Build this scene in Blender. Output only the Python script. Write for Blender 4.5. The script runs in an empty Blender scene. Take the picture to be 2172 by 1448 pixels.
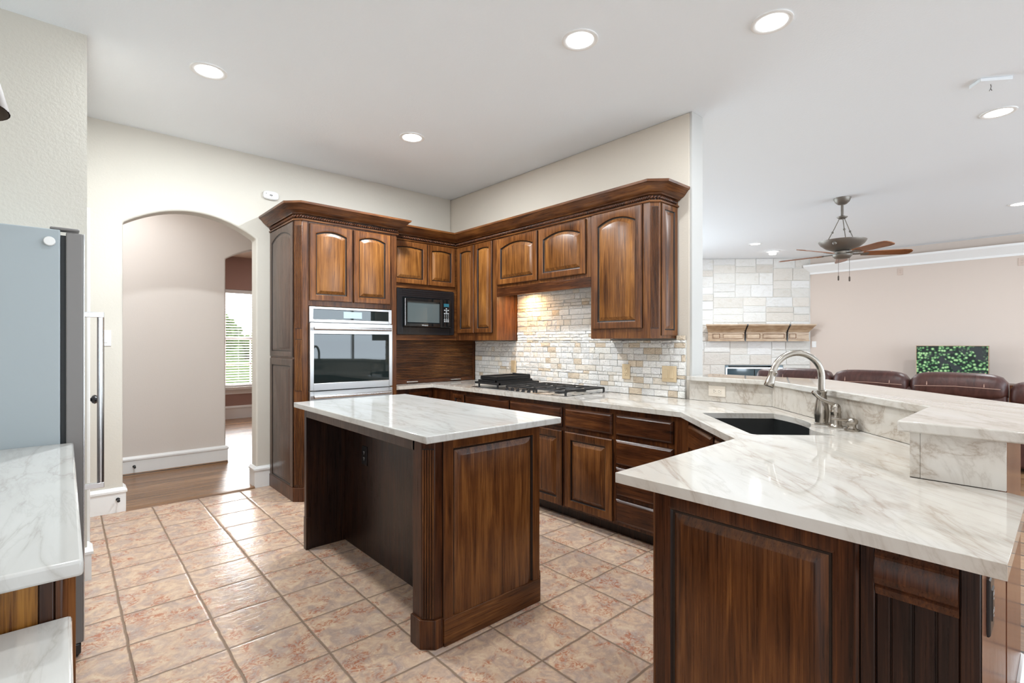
import bpy, bmesh, math, random
from mathutils import Matrix, Vector
R = math.radians
PI = math.pi
random.seed(7)
scene = bpy.context.scene
C = scene.collection

# ------------------------------------------------------------------ camera, world, exposure
CAM_H = 1.283
cd = bpy.data.cameras.new('camera'); cam = bpy.data.objects.new('camera', cd); C.objects.link(cam)
cam.location = (0, 0, CAM_H)
cam.rotation_euler = (R(90), 0, 0.843952 - PI/2)
cd.sensor_width = 36.0; cd.lens = 1061.0/2172*36.0
cd.shift_x = 4.9/2172; cd.shift_y = 2.93/2172
cd.clip_start = 0.02; cd.clip_end = 200
scene.camera = cam
w = bpy.data.worlds.new('world'); scene.world = w; w.use_nodes = True
bg = w.node_tree.nodes['Background']
bg.inputs[0].default_value = (0.97, 0.975, 1.0, 1); bg.inputs[1].default_value = 1.5
vs = scene.view_settings
vs.view_transform = 'Standard'; vs.look = 'None'; vs.exposure = -0.02; vs.gamma = 1.0; vs.use_curve_mapping = False

def lamp(name, kind, loc, power, col=(1, 1, 1), size=0.2, rot=(0, 0, 0), shape='DISK', spread=None, size_y=None):
    l = bpy.data.lights.new(name, kind); l.energy = power; l.color = col
    if kind == 'AREA':
        l.shape = shape; l.size = size
        if size_y: l.size_y = size_y
        if spread: l.spread = spread
    else:
        l.shadow_soft_size = size
    o = bpy.data.objects.new(name, l); C.objects.link(o); o.location = loc; o.rotation_euler = rot
    return o

# ------------------------------------------------------------------ materials
def new_mat(name):
    m = bpy.data.materials.new(name); m.use_nodes = True
    nt = m.node_tree
    return m, nt, nt.nodes['Principled BSDF']
def N(nt, t, **kw):
    n = nt.nodes.new(t)
    for k, v in kw.items():
        if k in n.inputs: n.inputs[k].default_value = v
        else: setattr(n, k, v)
    return n
def L(nt, a, b): nt.links.new(a, b)
def ramp(nt, stops, fac):
    r = nt.nodes.new('ShaderNodeValToRGB')
    e = r.color_ramp.elements
    while len(e) > 1: e.remove(e[-1])
    e[0].position = stops[0][0]; e[0].color = (*stops[0][1], 1)
    for p, c in stops[1:]:
        x = e.new(p); x.color = (*c, 1)
    L(nt, fac, r.inputs[0]); return r.outputs[0]
def mth(nt, op, a, b=None, c=None):
    n = nt.nodes.new('ShaderNodeMath'); n.operation = op
    for i, v in enumerate((a, b, c)):
        if v is None: continue
        if isinstance(v, (int, float)): n.inputs[i].default_value = v
        else: L(nt, v, n.inputs[i])
    return n.outputs[0]
def mixc(nt, fac, a, b, bt='MIX'):
    n = nt.nodes.new('ShaderNodeMix'); n.data_type = 'RGBA'; n.blend_type = bt
    for s, v in ((n.inputs[0], fac), (n.inputs[6], a), (n.inputs[7], b)):
        if isinstance(v, (int, float)): s.default_value = v
        elif isinstance(v, tuple): s.default_value = (*v, 1)
        else: L(nt, v, s)
    return n.outputs[2]
def coords(nt, scale=(1, 1, 1), rot=(0, 0, 0), loc=(0, 0, 0)):
    tc = nt.nodes.new('ShaderNodeTexCoord'); mp = nt.nodes.new('ShaderNodeMapping')
    L(nt, tc.outputs['Object'], mp.inputs[0])
    mp.inputs['Scale'].default_value = scale; mp.inputs['Rotation'].default_value = rot; mp.inputs['Location'].default_value = loc
    return mp.outputs[0]
def noise(nt, vec, scale, detail=4, rough=0.55, dist=0.0):
    n = N(nt, 'ShaderNodeTexNoise', Scale=scale, Detail=detail, Roughness=rough, Distortion=dist)
    L(nt, vec, n.inputs['Vector']); return n.outputs[0]
def bump(nt, h, strength, dist, bsdf):
    b = N(nt, 'ShaderNodeBump', Strength=strength, Distance=dist)
    L(nt, h, b.inputs['Height']); L(nt, b.outputs[0], bsdf.inputs['Normal'])

def plain(name, col, rough=0.5, metal=0.0, spec=0.5, bumps=None, emis=None, coat=0.0):
    m, nt, b = new_mat(name)
    b.inputs['Base Color'].default_value = (*col, 1); b.inputs['Roughness'].default_value = rough
    b.inputs['Metallic'].default_value = metal; b.inputs['Specular IOR Level'].default_value = spec
    if coat: b.inputs['Coat Weight'].default_value = coat; b.inputs['Coat Roughness'].default_value = 0.08
    if bumps:
        h = noise(nt, coords(nt), bumps[0], 3)
        bump(nt, h, bumps[1], bumps[2], b)
    if emis:
        b.inputs['Emission Color'].default_value = (*emis[0], 1); b.inputs['Emission Strength'].default_value = emis[1]
    return m

def wood(name, dark, mid, light, horizontal=False, rough=0.3, seed=0.0):
    m, nt, b = new_mat(name)
    oi = nt.nodes.new('ShaderNodeObjectInfo')
    s1 = (2.2, 2.2, 30) if horizontal else (26, 26, 1.6)
    s2 = (5, 5, 260) if horizontal else (240, 240, 4.5)
    tc = nt.nodes.new('ShaderNodeTexCoord')
    add = nt.nodes.new('ShaderNodeVectorMath'); add.operation = 'ADD'
    sc = nt.nodes.new('ShaderNodeVectorMath'); sc.operation = 'SCALE'
    comb = nt.nodes.new('ShaderNodeCombineXYZ')
    L(nt, oi.outputs['Random'], comb.inputs[0]); L(nt, oi.outputs['Random'], comb.inputs[1]); L(nt, oi.outputs['Random'], comb.inputs[2])
    L(nt, comb.outputs[0], sc.inputs[0]); sc.inputs['Scale'].default_value = 7.3
    L(nt, tc.outputs['Object'], add.inputs[0]); L(nt, sc.outputs[0], add.inputs[1])
    def mp(s):
        q = nt.nodes.new('ShaderNodeMapping'); L(nt, add.outputs[0], q.inputs[0]); q.inputs['Scale'].default_value = s; return q.outputs[0]
    a = noise(nt, mp(s1), 1.0, 6, 0.6, 1.4)
    f = noise(nt, mp(s2), 1.0, 3, 0.6, 0.3)
    g = noise(nt, mp((3.2, 3.2, 2.0)), 1.0, 3, 0.5, 0.6)
    v = mth(nt, 'MULTIPLY', a, 0.66)
    v = mth(nt, 'MULTIPLY_ADD', f, 0.40, v)
    v = mth(nt, 'MULTIPLY_ADD', g, 0.42, v)
    v = mth(nt, 'SUBTRACT', v, 0.24)
    v = mth(nt, 'MULTIPLY_ADD', mth(nt, 'SUBTRACT', oi.outputs['Random'], 0.5), 0.06, v)
    c = ramp(nt, [(0.30, dark), (0.50, mid), (0.72, light)], v)
    L(nt, c, b.inputs['Base Color'])
    r = mth(nt, 'MULTIPLY_ADD', f, 0.2, rough - 0.1); L(nt, r, b.inputs['Roughness'])
    b.inputs['Specular IOR Level'].default_value = 0.38
    bump(nt, f, 0.12, 0.002, b)
    return m

def marble(name, base, vein, warm, stretch=3.2, ang=32, scale=1.15, rough=0.07, vstr=0.5):
    m, nt, b = new_mat(name)
    def rs(sc, a):
        q = nt.nodes.new('ShaderNodeMapping'); L(nt, coords(nt, (1, 1, 1), (0.2, 0.15, R(a))), q.inputs[0]); q.inputs['Scale'].default_value = sc; return q.outputs[0]
    v = rs((1, stretch, 1.6), ang)
    n1 = noise(nt, v, scale, 9, 0.56, 0.7)
    vein_f = mth(nt, 'ABSOLUTE', mth(nt, 'SUBTRACT', n1, 0.5))
    vf = ramp(nt, [(0.0, (1, 1, 1)), (0.008, (0.5, 0.5, 0.5)), (0.03, (0.12, 0.12, 0.12)), (0.10, (0, 0, 0))], vein_f)
    n2 = noise(nt, rs((1.3, stretch*1.5, 1.5), ang-7), scale*2.1, 7, 0.6, 0.6)
    vf2 = ramp(nt, [(0.0, (0.7, 0.7, 0.7)), (0.02, (0.25, 0.25, 0.25)), (0.07, (0, 0, 0))], mth(nt, 'ABSOLUTE', mth(nt, 'SUBTRACT', n2, 0.47)))
    cl = noise(nt, v, scale*0.8, 5, 0.5, 0.5)
    c0 = ramp(nt, [(0.35, base), (0.62, warm)], cl)
    c1 = mixc(nt, mth(nt, 'MULTIPLY', vf, vstr), c0, vein)
    c2 = mixc(nt, mth(nt, 'MULTIPLY', vf2, vstr*0.6), c1, tuple(x*0.85 for x in vein))
    L(nt, c2, b.inputs['Base Color'])
    b.inputs['Roughness'].default_value = rough; b.inputs['Specular IOR Level'].default_value = 0.5
    return m

M = {}
M['ceiling'] = plain('ceiling_paint', (0.875, 0.915, 0.95), 0.9, bumps=(90, 0.25, 0.004), spec=0.2)
M['wall'] = plain('wall_paint_cream', (0.66, 0.625, 0.56), 0.85, bumps=(70, 0.25, 0.004), spec=0.25)
M['wall_cream_shaded'] = plain('wall_paint_cream_shaded', (0.63, 0.57, 0.495), 0.85, bumps=(70, 0.25, 0.004), spec=0.25)  # cream wall paint with the cooktop wall's shade put into the colour
M['wall_hall'] = plain('wall_paint_blush', (0.72, 0.66, 0.61), 0.85, bumps=(80, 0.15, 0.003), spec=0.25)
M['wall_rose'] = plain('wall_paint_rose', (0.43, 0.285, 0.25), 0.85, bumps=(80, 0.15, 0.003), spec=0.25)
M['wall_living'] = plain('wall_paint_tan_rose', (0.655, 0.56, 0.495), 0.85, bumps=(60, 0.15, 0.003), spec=0.25)
M['white'] = plain('white_trim_paint', (0.86, 0.86, 0.85), 0.35, bumps=(30, 0.03, 0.002))
M['white_plastic'] = plain('white_plastic', (0.82, 0.82, 0.81), 0.35, bumps=(200, 0.03, 0.001))
M['almond'] = plain('almond_plastic', (0.60, 0.47, 0.30), 0.35, bumps=(200, 0.03, 0.001))
M['almond_dark'] = plain('almond_shadow_plastic', (0.47, 0.36, 0.22), 0.4)
M['ivory'] = plain('ivory_plastic', (0.78, 0.70, 0.60), 0.35)
M['rose_plastic'] = plain('painted_cover_plate', (0.60, 0.48, 0.41), 0.5)
M['steel'] = plain('brushed_stainless', (0.66, 0.665, 0.67), 0.26, 1.0, bumps=(300, 0.02, 0.0006))
M['steel_light'] = plain('satin_stainless', (0.74, 0.745, 0.75), 0.34, 1.0)
M['nickel'] = plain('brushed_nickel', (0.42, 0.385, 0.34), 0.26, 1.0, bumps=(260, 0.02, 0.0006))
M['bronze'] = plain('dark_bronze', (0.10, 0.072, 0.055), 0.6, 0.3)
M['pewter'] = plain('pewter_fan_metal', (0.21, 0.19, 0.165), 0.42, 0.55)
M['black'] = plain('black_plastic', (0.012, 0.012, 0.014), 0.25, bumps=(300, 0.02, 0.0006))
M['black_gloss'] = plain('black_glass', (0.006, 0.008, 0.009), 0.03, spec=0.9)
M['mirror_glass'] = plain('tinted_oven_glass', (0.012, 0.018, 0.018), 0.02, spec=0.55)
M['iron'] = plain('cast_iron', (0.016, 0.016, 0.017), 0.42, 0.2, bumps=(250, 0.15, 0.001))
M['sink'] = plain('black_granite_composite', (0.013, 0.014, 0.014), 0.33, bumps=(400, 0.1, 0.0006))
M['fridge_side'] = plain('blue_grey_enamel', (0.375, 0.425, 0.45), 0.36, bumps=(150, 0.03, 0.001))
M['fridge_edge'] = plain('taupe_grey_enamel', (0.21, 0.20, 0.195), 0.36)
M['gasket'] = plain('dark_gasket', (0.015, 0.018, 0.02), 0.5)
M['lens'] = plain('lit_lamp_lens', (1, 1, 1), 0.4, emis=((0.98, 0.99, 1.0), 9.0))
M['hood_lens'] = plain('lit_hood_lens', (1, 0.8, 0.6), 0.4, emis=((1.0, 0.66, 0.34), 9.0))
M['display'] = plain('cyan_display', (0.0, 0.02, 0.03), 0.2, emis=((0.15, 0.65, 0.85), 0.22))
M['button'] = plain('white_printed_button', (0.62, 0.65, 0.67), 0.5)
M['leather'] = None
M['mortar'] = plain('pale_mortar', (0.70, 0.685, 0.65), 0.9)
M['thread'] = plain('pale_stitching', (0.45, 0.28, 0.22), 0.7)
M['firebrick'] = plain('blue_grey_firebox', (0.20, 0.27, 0.31), 0.4)
M['grass'] = None

dk, md, lt = (0.013, 0.0042, 0.0018), (0.062, 0.0185, 0.0060), (0.165, 0.056, 0.0155)  # one oak in several tones: part stain variation, part light painted in
M['wood'] = wood('stained_oak_dark', dk, md, lt)
M['wood_h'] = wood('stained_oak_dark_crossgrain', dk, md, lt, True)
M['wood_mid'] = wood('stained_oak_brown', (0.026, 0.0080, 0.0028), (0.108, 0.036, 0.0100), (0.245, 0.097, 0.026))
M['wood_mid_h'] = wood('stained_oak_brown_crossgrain', (0.026, 0.0080, 0.0028), (0.108, 0.036, 0.0100), (0.245, 0.097, 0.026), True)
M['wood_gold_lit'] = wood('stained_oak_golden_lit_panel', (0.055, 0.017, 0.004), (0.185, 0.069, 0.0155), (0.37, 0.155, 0.036))  # upper door panels, golden partly from light put into the colour
M['wood_warm_lit'] = wood('stained_oak_warm_lit_frame', (0.034, 0.0100, 0.0030), (0.132, 0.0445, 0.0112), (0.295, 0.115, 0.029))  # upper door frames, lightened in part for the light on them
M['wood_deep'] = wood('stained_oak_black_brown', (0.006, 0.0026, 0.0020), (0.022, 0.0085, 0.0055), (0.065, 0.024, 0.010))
M['wood_grey'] = wood('oak_grey_brown', (0.030, 0.018, 0.013), (0.075, 0.043, 0.030), (0.125, 0.075, 0.052))
M['glaze'] = plain('dark_groove_glaze', (0.012, 0.006, 0.004), 0.35)
M['mantel_wood'] = wood('mantel_oak', (0.26, 0.145, 0.07), (0.50, 0.35, 0.22), (0.68, 0.54, 0.39), True)
M['blade_wood'] = wood('fan_blade_cherry', (0.14, 0.045, 0.016), (0.25, 0.085, 0.028), (0.34, 0.13, 0.045), True)
M['marble'] = marble('taj_quartzite', (0.655, 0.635, 0.60), (0.30, 0.225, 0.16), (0.585, 0.54, 0.48), 4.6, -44, 0.9, 0.035, 0.50)
M['marble_cool'] = marble('taj_quartzite_cool', (0.63, 0.625, 0.60), (0.33, 0.295, 0.255), (0.565, 0.555, 0.53), 4.5, -84, 1.1, 0.06, 0.40)
M['marble_wall'] = marble('taj_quartzite_upright', (0.66, 0.625, 0.575), (0.29, 0.21, 0.145), (0.57, 0.515, 0.445), 1.6, 25, 2.2, 0.12, 0.6)

def tile_mat():
    m, nt, b = new_mat('ceramic_floor_tile')
    T = 0.31009
    tc = nt.nodes.new('ShaderNodeTexCoord')
    dn = N(nt, 'ShaderNodeTexNoise', Scale=9.0, Detail=2.0); L(nt, tc.outputs['Object'], dn.inputs['Vector'])
    off = nt.nodes.new('ShaderNodeVectorMath'); off.operation = 'SCALE'; off.inputs['Scale'].default_value = 0.011
    ctr = nt.nodes.new('ShaderNodeVectorMath'); ctr.operation = 'SUBTRACT'; ctr.inputs[1].default_value = (0.5, 0.5, 0.5)
    L(nt, dn.outputs[1], ctr.inputs[0]); L(nt, ctr.outputs[0], off.inputs[0])
    ad = nt.nodes.new('ShaderNodeVectorMath'); ad.operation = 'ADD'; L(nt, tc.outputs['Object'], ad.inputs[0]); L(nt, off.outputs[0], ad.inputs[1])
    sep = nt.nodes.new('ShaderNodeSeparateXYZ'); L(nt, ad.outputs[0], sep.inputs[0])
    def edge(o, ph):
        t = mth(nt, 'DIVIDE', mth(nt, 'SUBTRACT', o, ph), T)
        f = mth(nt, 'FRACT', t)
        return mth(nt, 'MINIMUM', f, mth(nt, 'SUBTRACT', 1.0, f)), mth(nt, 'FLOOR', t)
    ex, ix = edge(sep.outputs[0], 0.2003); ey, iy = edge(sep.outputs[1], 0.1823)
    e = mth(nt, 'MINIMUM', ex, ey)
    prof = ramp(nt, [(0.0, (0, 0, 0)), (0.010, (0, 0, 0)), (0.020, (0.75, 0.75, 0.75)), (0.045, (1, 1, 1))], e)
    mask = ramp(nt, [(0.0, (0, 0, 0)), (0.0105, (0, 0, 0)), (0.0155, (1, 1, 1))], e)
    # every tile shows its own piece of the mottled pattern
    comb = nt.nodes.new('ShaderNodeCombineXYZ'); L(nt, mth(nt, 'MULTIPLY', ix, 3.71), comb.inputs[0]); L(nt, mth(nt, 'MULTIPLY', iy, 5.13), comb.inputs[1])
    pa = nt.nodes.new('ShaderNodeVectorMath'); pa.operation = 'ADD'; L(nt, tc.outputs['Object'], pa.inputs[0]); L(nt, comb.outputs[0], pa.inputs[1])
    n1 = noise(nt, pa.outputs[0], 13, 5, 0.62, 1.2)
    n2 = noise(nt, pa.outputs[0], 30, 6, 0.68, 2.4)
    n3 = noise(nt, pa.outputs[0], 8, 3, 0.55, 0.8)
    n4 = noise(nt, pa.outputs[0], 6, 3, 0.5, 0.6)
    c = ramp(nt, [(0.28, (0.34, 0.26, 0.225)), (0.42, (0.45, 0.325, 0.255)), (0.54, (0.565, 0.395, 0.28)), (0.68, (0.635, 0.475, 0.335))], n1)
    lav = ramp(nt, [(0.54, (0, 0, 0)), (0.70, (0.45, 0.45, 0.45))], n4)
    c = mixc(nt, lav, c, (0.43, 0.355, 0.33))
    rust = ramp(nt, [(0.47, (0, 0, 0)), (0.58, (0.85, 0.85, 0.85))], n2)
    rustf = mth(nt, 'MULTIPLY', rust, ramp(nt, [(0.49, (0, 0, 0)), (0.60, (1, 1, 1))], n3))
    c = mixc(nt, rustf, c, (0.38, 0.125, 0.06))
    drk = mth(nt, 'MULTIPLY', ramp(nt, [(0.56, (0, 0, 0)), (0.66, (0.7, 0.7, 0.7))], n2), ramp(nt, [(0.40, (0.8, 0.8, 0.8)), (0.5, (0, 0, 0))], n3))
    c = mixc(nt, drk, c, (0.34, 0.235, 0.20))
    spk = ramp(nt, [(0.32, (0.9, 0.9, 0.9)), (0.42, (0, 0, 0))], n2)
    c = mixc(nt, mth(nt, 'MULTIPLY', spk, 0.6), c, (0.74, 0.60, 0.42))
    c = mixc(nt, mask, (0.22, 0.145, 0.095), c)
    L(nt, c, b.inputs['Base Color'])
    L(nt, ramp(nt, [(0.0, (0.75, 0.75, 0.75)), (1.0, (0.25, 0.25, 0.25))], mask), b.inputs['Roughness'])
    b.inputs['Specular IOR Level'].default_value = 0.5
    sx = noise(nt, coords(nt, (14, 26, 14)), 1.0, 3, 0.55, 0.6)
    h = mth(nt, 'MULTIPLY_ADD', sx, 0.5, prof)
    h = mth(nt, 'MULTIPLY_ADD', n1, 0.12, h)
    h = mth(nt, 'MULTIPLY_ADD', n2, 0.10, h)
    bump(nt, h, 0.7, 0.007, b)
    return m
M['tile'] = tile_mat()

def plank_mat(name, cols, width, gap, along='Y', rough=0.25):
    m, nt, b = new_mat(name)
    tc = nt.nodes.new('ShaderNodeTexCoord'); sep = nt.nodes.new('ShaderNodeSeparateXYZ'); L(nt, tc.outputs['Object'], sep.inputs[0])
    a, l = (sep.outputs[0], sep.outputs[1]) if along == 'Y' else (sep.outputs[1], sep.outputs[0])
    t = mth(nt, 'DIVIDE', a, width); f = mth(nt, 'FRACT', t); i = mth(nt, 'FLOOR', t)
    wn = nt.nodes.new('ShaderNodeTexWhiteNoise'); wn.noise_dimensions = '1D'; L(nt, i, wn.inputs['W'])
    e = mth(nt, 'MINIMUM', f, mth(nt, 'SUBTRACT', 1.0, f))
    mask = ramp(nt, [(0, (0, 0, 0)), (gap, (0, 0, 0)), (gap*1.8, (1, 1, 1))], e)
    s = (28, 1.8, 28) if along == 'Y' else (1.8, 28, 28)
    n1 = noise(nt, coords(nt, s), 1.0, 6, 0.6, 1.6)
    n2 = noise(nt, coords(nt, tuple(x*4 for x in s)), 1.0, 3, 0.6, 0.5)
    v = mth(nt, 'MULTIPLY_ADD', wn.outputs['Value'], 0.26, mth(nt, 'MULTIPLY', n1, 0.75))
    c = ramp(nt, [(0.25, cols[0]), (0.5, cols[1]), (0.75, cols[2])], v)
    c = mixc(nt, mask, (0.012, 0.008, 0.006), c)
    L(nt, c, b.inputs['Base Color']); b.inputs['Roughness'].default_value = rough
    bump(nt, mth(nt, 'MULTIPLY_ADD', n1, 0.8, mth(nt, 'MULTIPLY_ADD', n2, 0.3, mask)), 0.45, 0.006, b)
    return m
M['hall_wood'] = plank_mat('handscraped_hardwood', ((0.12, 0.058, 0.026), (0.28, 0.15, 0.075), (0.42, 0.25, 0.14)), 0.125, 0.008, 'X', 0.24)
M['living_wood'] = plank_mat('wide_plank_hardwood', ((0.10, 0.048, 0.02), (0.24, 0.125, 0.055), (0.37, 0.215, 0.105)), 0.27, 0.022, 'Y', 0.4)

def vcol_stone(name, bscale, bstr, bdist, rough=0.75):
    m, nt, b = new_mat(name)
    at = nt.nodes.new('ShaderNodeVertexColor'); at.layer_name = 'Col'
    n1 = noise(nt, coords(nt), bscale, 6, 0.65, 0.8)
    n2 = noise(nt, coords(nt, (1, 1.6, 2.6)), bscale*0.35, 4, 0.6, 1.5)
    c = mixc(nt, 0.55, at.outputs[0], ramp(nt, [(0.3, (0.88, 0.85, 0.80)), (0.5, (1, 1, 1)), (0.75, (1.0, 0.99, 0.97))], n2), 'MULTIPLY')
    L(nt, c, b.inputs['Base Color']); b.inputs['Roughness'].default_value = rough
    bump(nt, mth(nt, 'ADD', n1, mth(nt, 'MULTIPLY', n2, 1.4)), bstr, bdist, b)
    return m
M['ledger'] = vcol_stone('split_face_quartz', 70, 0.75, 0.014, 0.55)
M['limestone'] = vcol_stone('chopped_limestone', 14, 0.5, 0.02, 0.85)

def leather():
    m, nt, b = new_mat('brown_leather')
    n1 = noise(nt, coords(nt), 260, 3, 0.6); n2 = noise(nt, coords(nt, (1, 3, 1)), 7, 4, 0.6, 1.0)
    L(nt, ramp(nt, [(0.3, (0.050, 0.019, 0.016)), (0.7, (0.105, 0.042, 0.034))], n2), b.inputs['Base Color'])
    b.inputs['Roughness'].default_value = 0.33
    bump(nt, mth(nt, 'MULTIPLY_ADD', n2, 2.0, n1), 0.25, 0.004, b)
    return m
M['leather'] = leather()
def grass():
    m, nt, b = new_mat('lawn_green')
    n = noise(nt, coords(nt), 3, 5, 0.7)
    L(nt, ramp(nt, [(0.3, (0.09, 0.24, 0.025)), (0.7, (0.22, 0.42, 0.06))], n), b.inputs['Base Color']); b.inputs['Roughness'].default_value = 0.9
    return m
M['grass'] = grass()
def leaves():
    m, nt, b = new_mat('tree_leaf_green')
    n = noise(nt, coords(nt), 6, 4, 0.7)
    L(nt, ramp(nt, [(0.3, (0.07, 0.18, 0.03)), (0.7, (0.26, 0.44, 0.12))], n), b.inputs['Base Color']); b.inputs['Roughness'].default_value = 0.8
    return m
M['leaf'] = leaves()
M['bark'] = plain('grey_bark', (0.10, 0.075, 0.055), 0.9, bumps=(20, 0.5, 0.02))
def picture():
    m, nt, b = new_mat('green_leaf_picture')
    v = coords(nt, (1, 1, 1))
    vo = N(nt, 'ShaderNodeTexVoronoi', Scale=23.0, Randomness=1.0); L(nt, v, vo.inputs['Vector'])
    d = vo.outputs['Distance']
    blob = ramp(nt, [(0.0, (0.66, 0.85, 0.55)), (0.26, (0.36, 0.62, 0.28)), (0.46, (0.07, 0.22, 0.09)), (0.60, (0.008, 0.02, 0.018))], d)
    g = noise(nt, v, 5.5, 3, 0.5, 0.6)
    mask = ramp(nt, [(0.38, (0, 0, 0)), (0.46, (1, 1, 1))], g)
    c = mixc(nt, mask, (0.035, 0.045, 0.05), blob)
    b.inputs['Base Color'].default_value = (0.01, 0.01, 0.01, 1); b.inputs['Roughness'].default_value = 0.25
    L(nt, c, b.inputs['Emission Color']); b.inputs['Emission Strength'].default_value = 1.0
    return m
M['picture'] = picture()

# ------------------------------------------------------------------ mesh builder
class MB:
    def __init__(s, mat=None):
        s.v = []; s.f = []; s.mi = []; s.col = []; s.M = mat or Matrix.Identity(4); s.cur = 0; s.c = (1, 1, 1)
    def vert(s, p):
        s.v.append(s.M @ Vector(p)); return len(s.v)-1
    def face(s, idx, mi=None):
        s.f.append(tuple(idx)); s.mi.append(s.cur if mi is None else mi); s.col.append(s.c)
    def box(s, x0, x1, y0, y1, z0, z1, mi=None):
        a = [s.vert(p) for p in ((x0, y0, z0), (x1, y0, z0), (x1, y1, z0), (x0, y1, z0), (x0, y0, z1), (x1, y0, z1), (x1, y1, z1), (x0, y1, z1))]
        for q in ((3, 2, 1, 0), (4, 5, 6, 7), (0, 1, 5, 4), (1, 2, 6, 5), (2, 3, 7, 6), (3, 0, 4, 7)): s.face([a[i] for i in q], mi)
        return s
    def prism(s, pts, z0, z1, mi=None):
        n = len(pts)
        b = [s.vert((x, y, z0)) for x, y in pts]; t = [s.vert((x, y, z1)) for x, y in pts]
        s.face(b[::-1], mi); s.face(t, mi)
        for i in range(n): s.face((b[i], b[(i+1) % n], t[(i+1) % n], t[i]), mi)
        return s
    def loft(s, rings, cap0=True, cap1=True, closed=True, mi=None, mis=None):
        ids = [[s.vert(p) for p in r] for r in rings]; n = len(rings[0])
        for k in range(len(ids)-1):
            for i in range(n if closed else n-1):
                j = (i+1) % n
                s.face((ids[k][i], ids[k][j], ids[k+1][j], ids[k+1][i]), mis[k] if mis else mi)
        if cap0: s.face(ids[0][::-1], mis[0] if mis else mi)
        if cap1: s.face(ids[-1], mis[-1] if mis else mi)
        return s
    def lathe(s, prof, seg=24, c=(0, 0, 0), mi=None, cap=True):
        return s.loft([[(c[0]+r*math.cos(2*PI*i/seg), c[1]+r*math.sin(2*PI*i/seg), c[2]+z) for i in range(seg)] for r, z in prof], cap, cap, mi=mi)
    def tube(s, pts, rad, seg=12, mi=None, cap=True):
        P = [Vector(p) for p in pts]; n = len(P)
        rr = rad if isinstance(rad, (list, tuple)) else [rad]*n
        up = None; rings = []
        for i in range(n):
            t = (P[min(i+1, n-1)]-P[max(i-1, 0)]).normalized()
            if up is None:
                up = Vector((0, 0, 1)) if abs(t.z) < 0.9 else Vector((1, 0, 0))
            a = t.cross(up).normalized(); up = a.cross(t).normalized()
            rings.append([P[i]+(a*math.cos(2*PI*k/seg)+up*math.sin(2*PI*k/seg))*rr[i] for k in range(seg)])
        return s.loft(rings, cap, cap, mi=mi)
    def ball(s, c, r, seg=14, rings=8, mi=None):
        rx, ry, rz = r if isinstance(r, tuple) else (r, r, r)
        R_ = []
        for k in range(rings+1):
            th = -PI/2+PI*k/rings; cr = max(math.cos(th), 0.02)
            R_.append([(c[0]+rx*cr*math.cos(2*PI*i/seg), c[1]+ry*cr*math.sin(2*PI*i/seg), c[2]+rz*math.sin(th)) for i in range(seg)])
        return s.loft(R_, mi=mi)
    def sweep(s, path, prof, closed=False, mi=None):
        # prof: (out, z); out lies to the right of the walking direction
        P = [Vector((p[0], p[1])) for p in path]; n = len(P); rings = []
        for i in range(n):
            ds = []
            if i > 0 or closed: ds.append((P[i]-P[i-1]).normalized())
            if i < n-1 or closed: ds.append((P[(i+1) % n]-P[i]).normalized())
            ns = [Vector((d.y, -d.x)) for d in ds]
            m = ns[0] if len(ns) == 1 else (ns[0]+ns[1])/(1+ns[0].dot(ns[1]))
            rings.append([(P[i].x+m.x*o, P[i].y+m.y*o, z) for o, z in prof])
        if closed: rings.append(rings[0])
        return s.loft(rings, not closed, not closed, mi=mi)
    def rbox(s, x0, x1, y0, y1, z0, z1, r=0.03, mi=None):
        # pillow-like box: superellipsoid rounded in all directions
        cx, cy, cz = (x0+x1)/2, (y0+y1)/2, (z0+z1)/2; hx, hy, hz = (x1-x0)/2, (y1-y0)/2, (z1-z0)/2
        def axis(h):
            k = 5; out = []
            for i in range(k+1):
                a = PI/2*i/k; out.append((-(h-r)-r*math.cos(a), math.sin(a)))
            return out
        rings = []
        A = [(-hz+r-r*math.cos(PI/2*i/4), r-r*math.sin(PI/2*i/4)) for i in range(5)] + [(hz-r+r*math.sin(PI/2*i/4), r-r*math.cos(PI/2*i/4)) for i in range(5)]
        for z, ins in A:
            ring = []
            for sx, sy, a0 in ((1, 1, 0), (-1, 1, 90), (-1, -1, 180), (1, -1, 270)):
                for i in range(6):
                    a = R(a0+90*i/5); q = max(r-ins, 0.0005)
                    ring.append((cx+sx*(hx-r)+q*math.cos(a), cy+sy*(hy-r)+q*math.sin(a), cz+z))
            rings.append(ring)
        return s.loft(rings, mi=mi)

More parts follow.
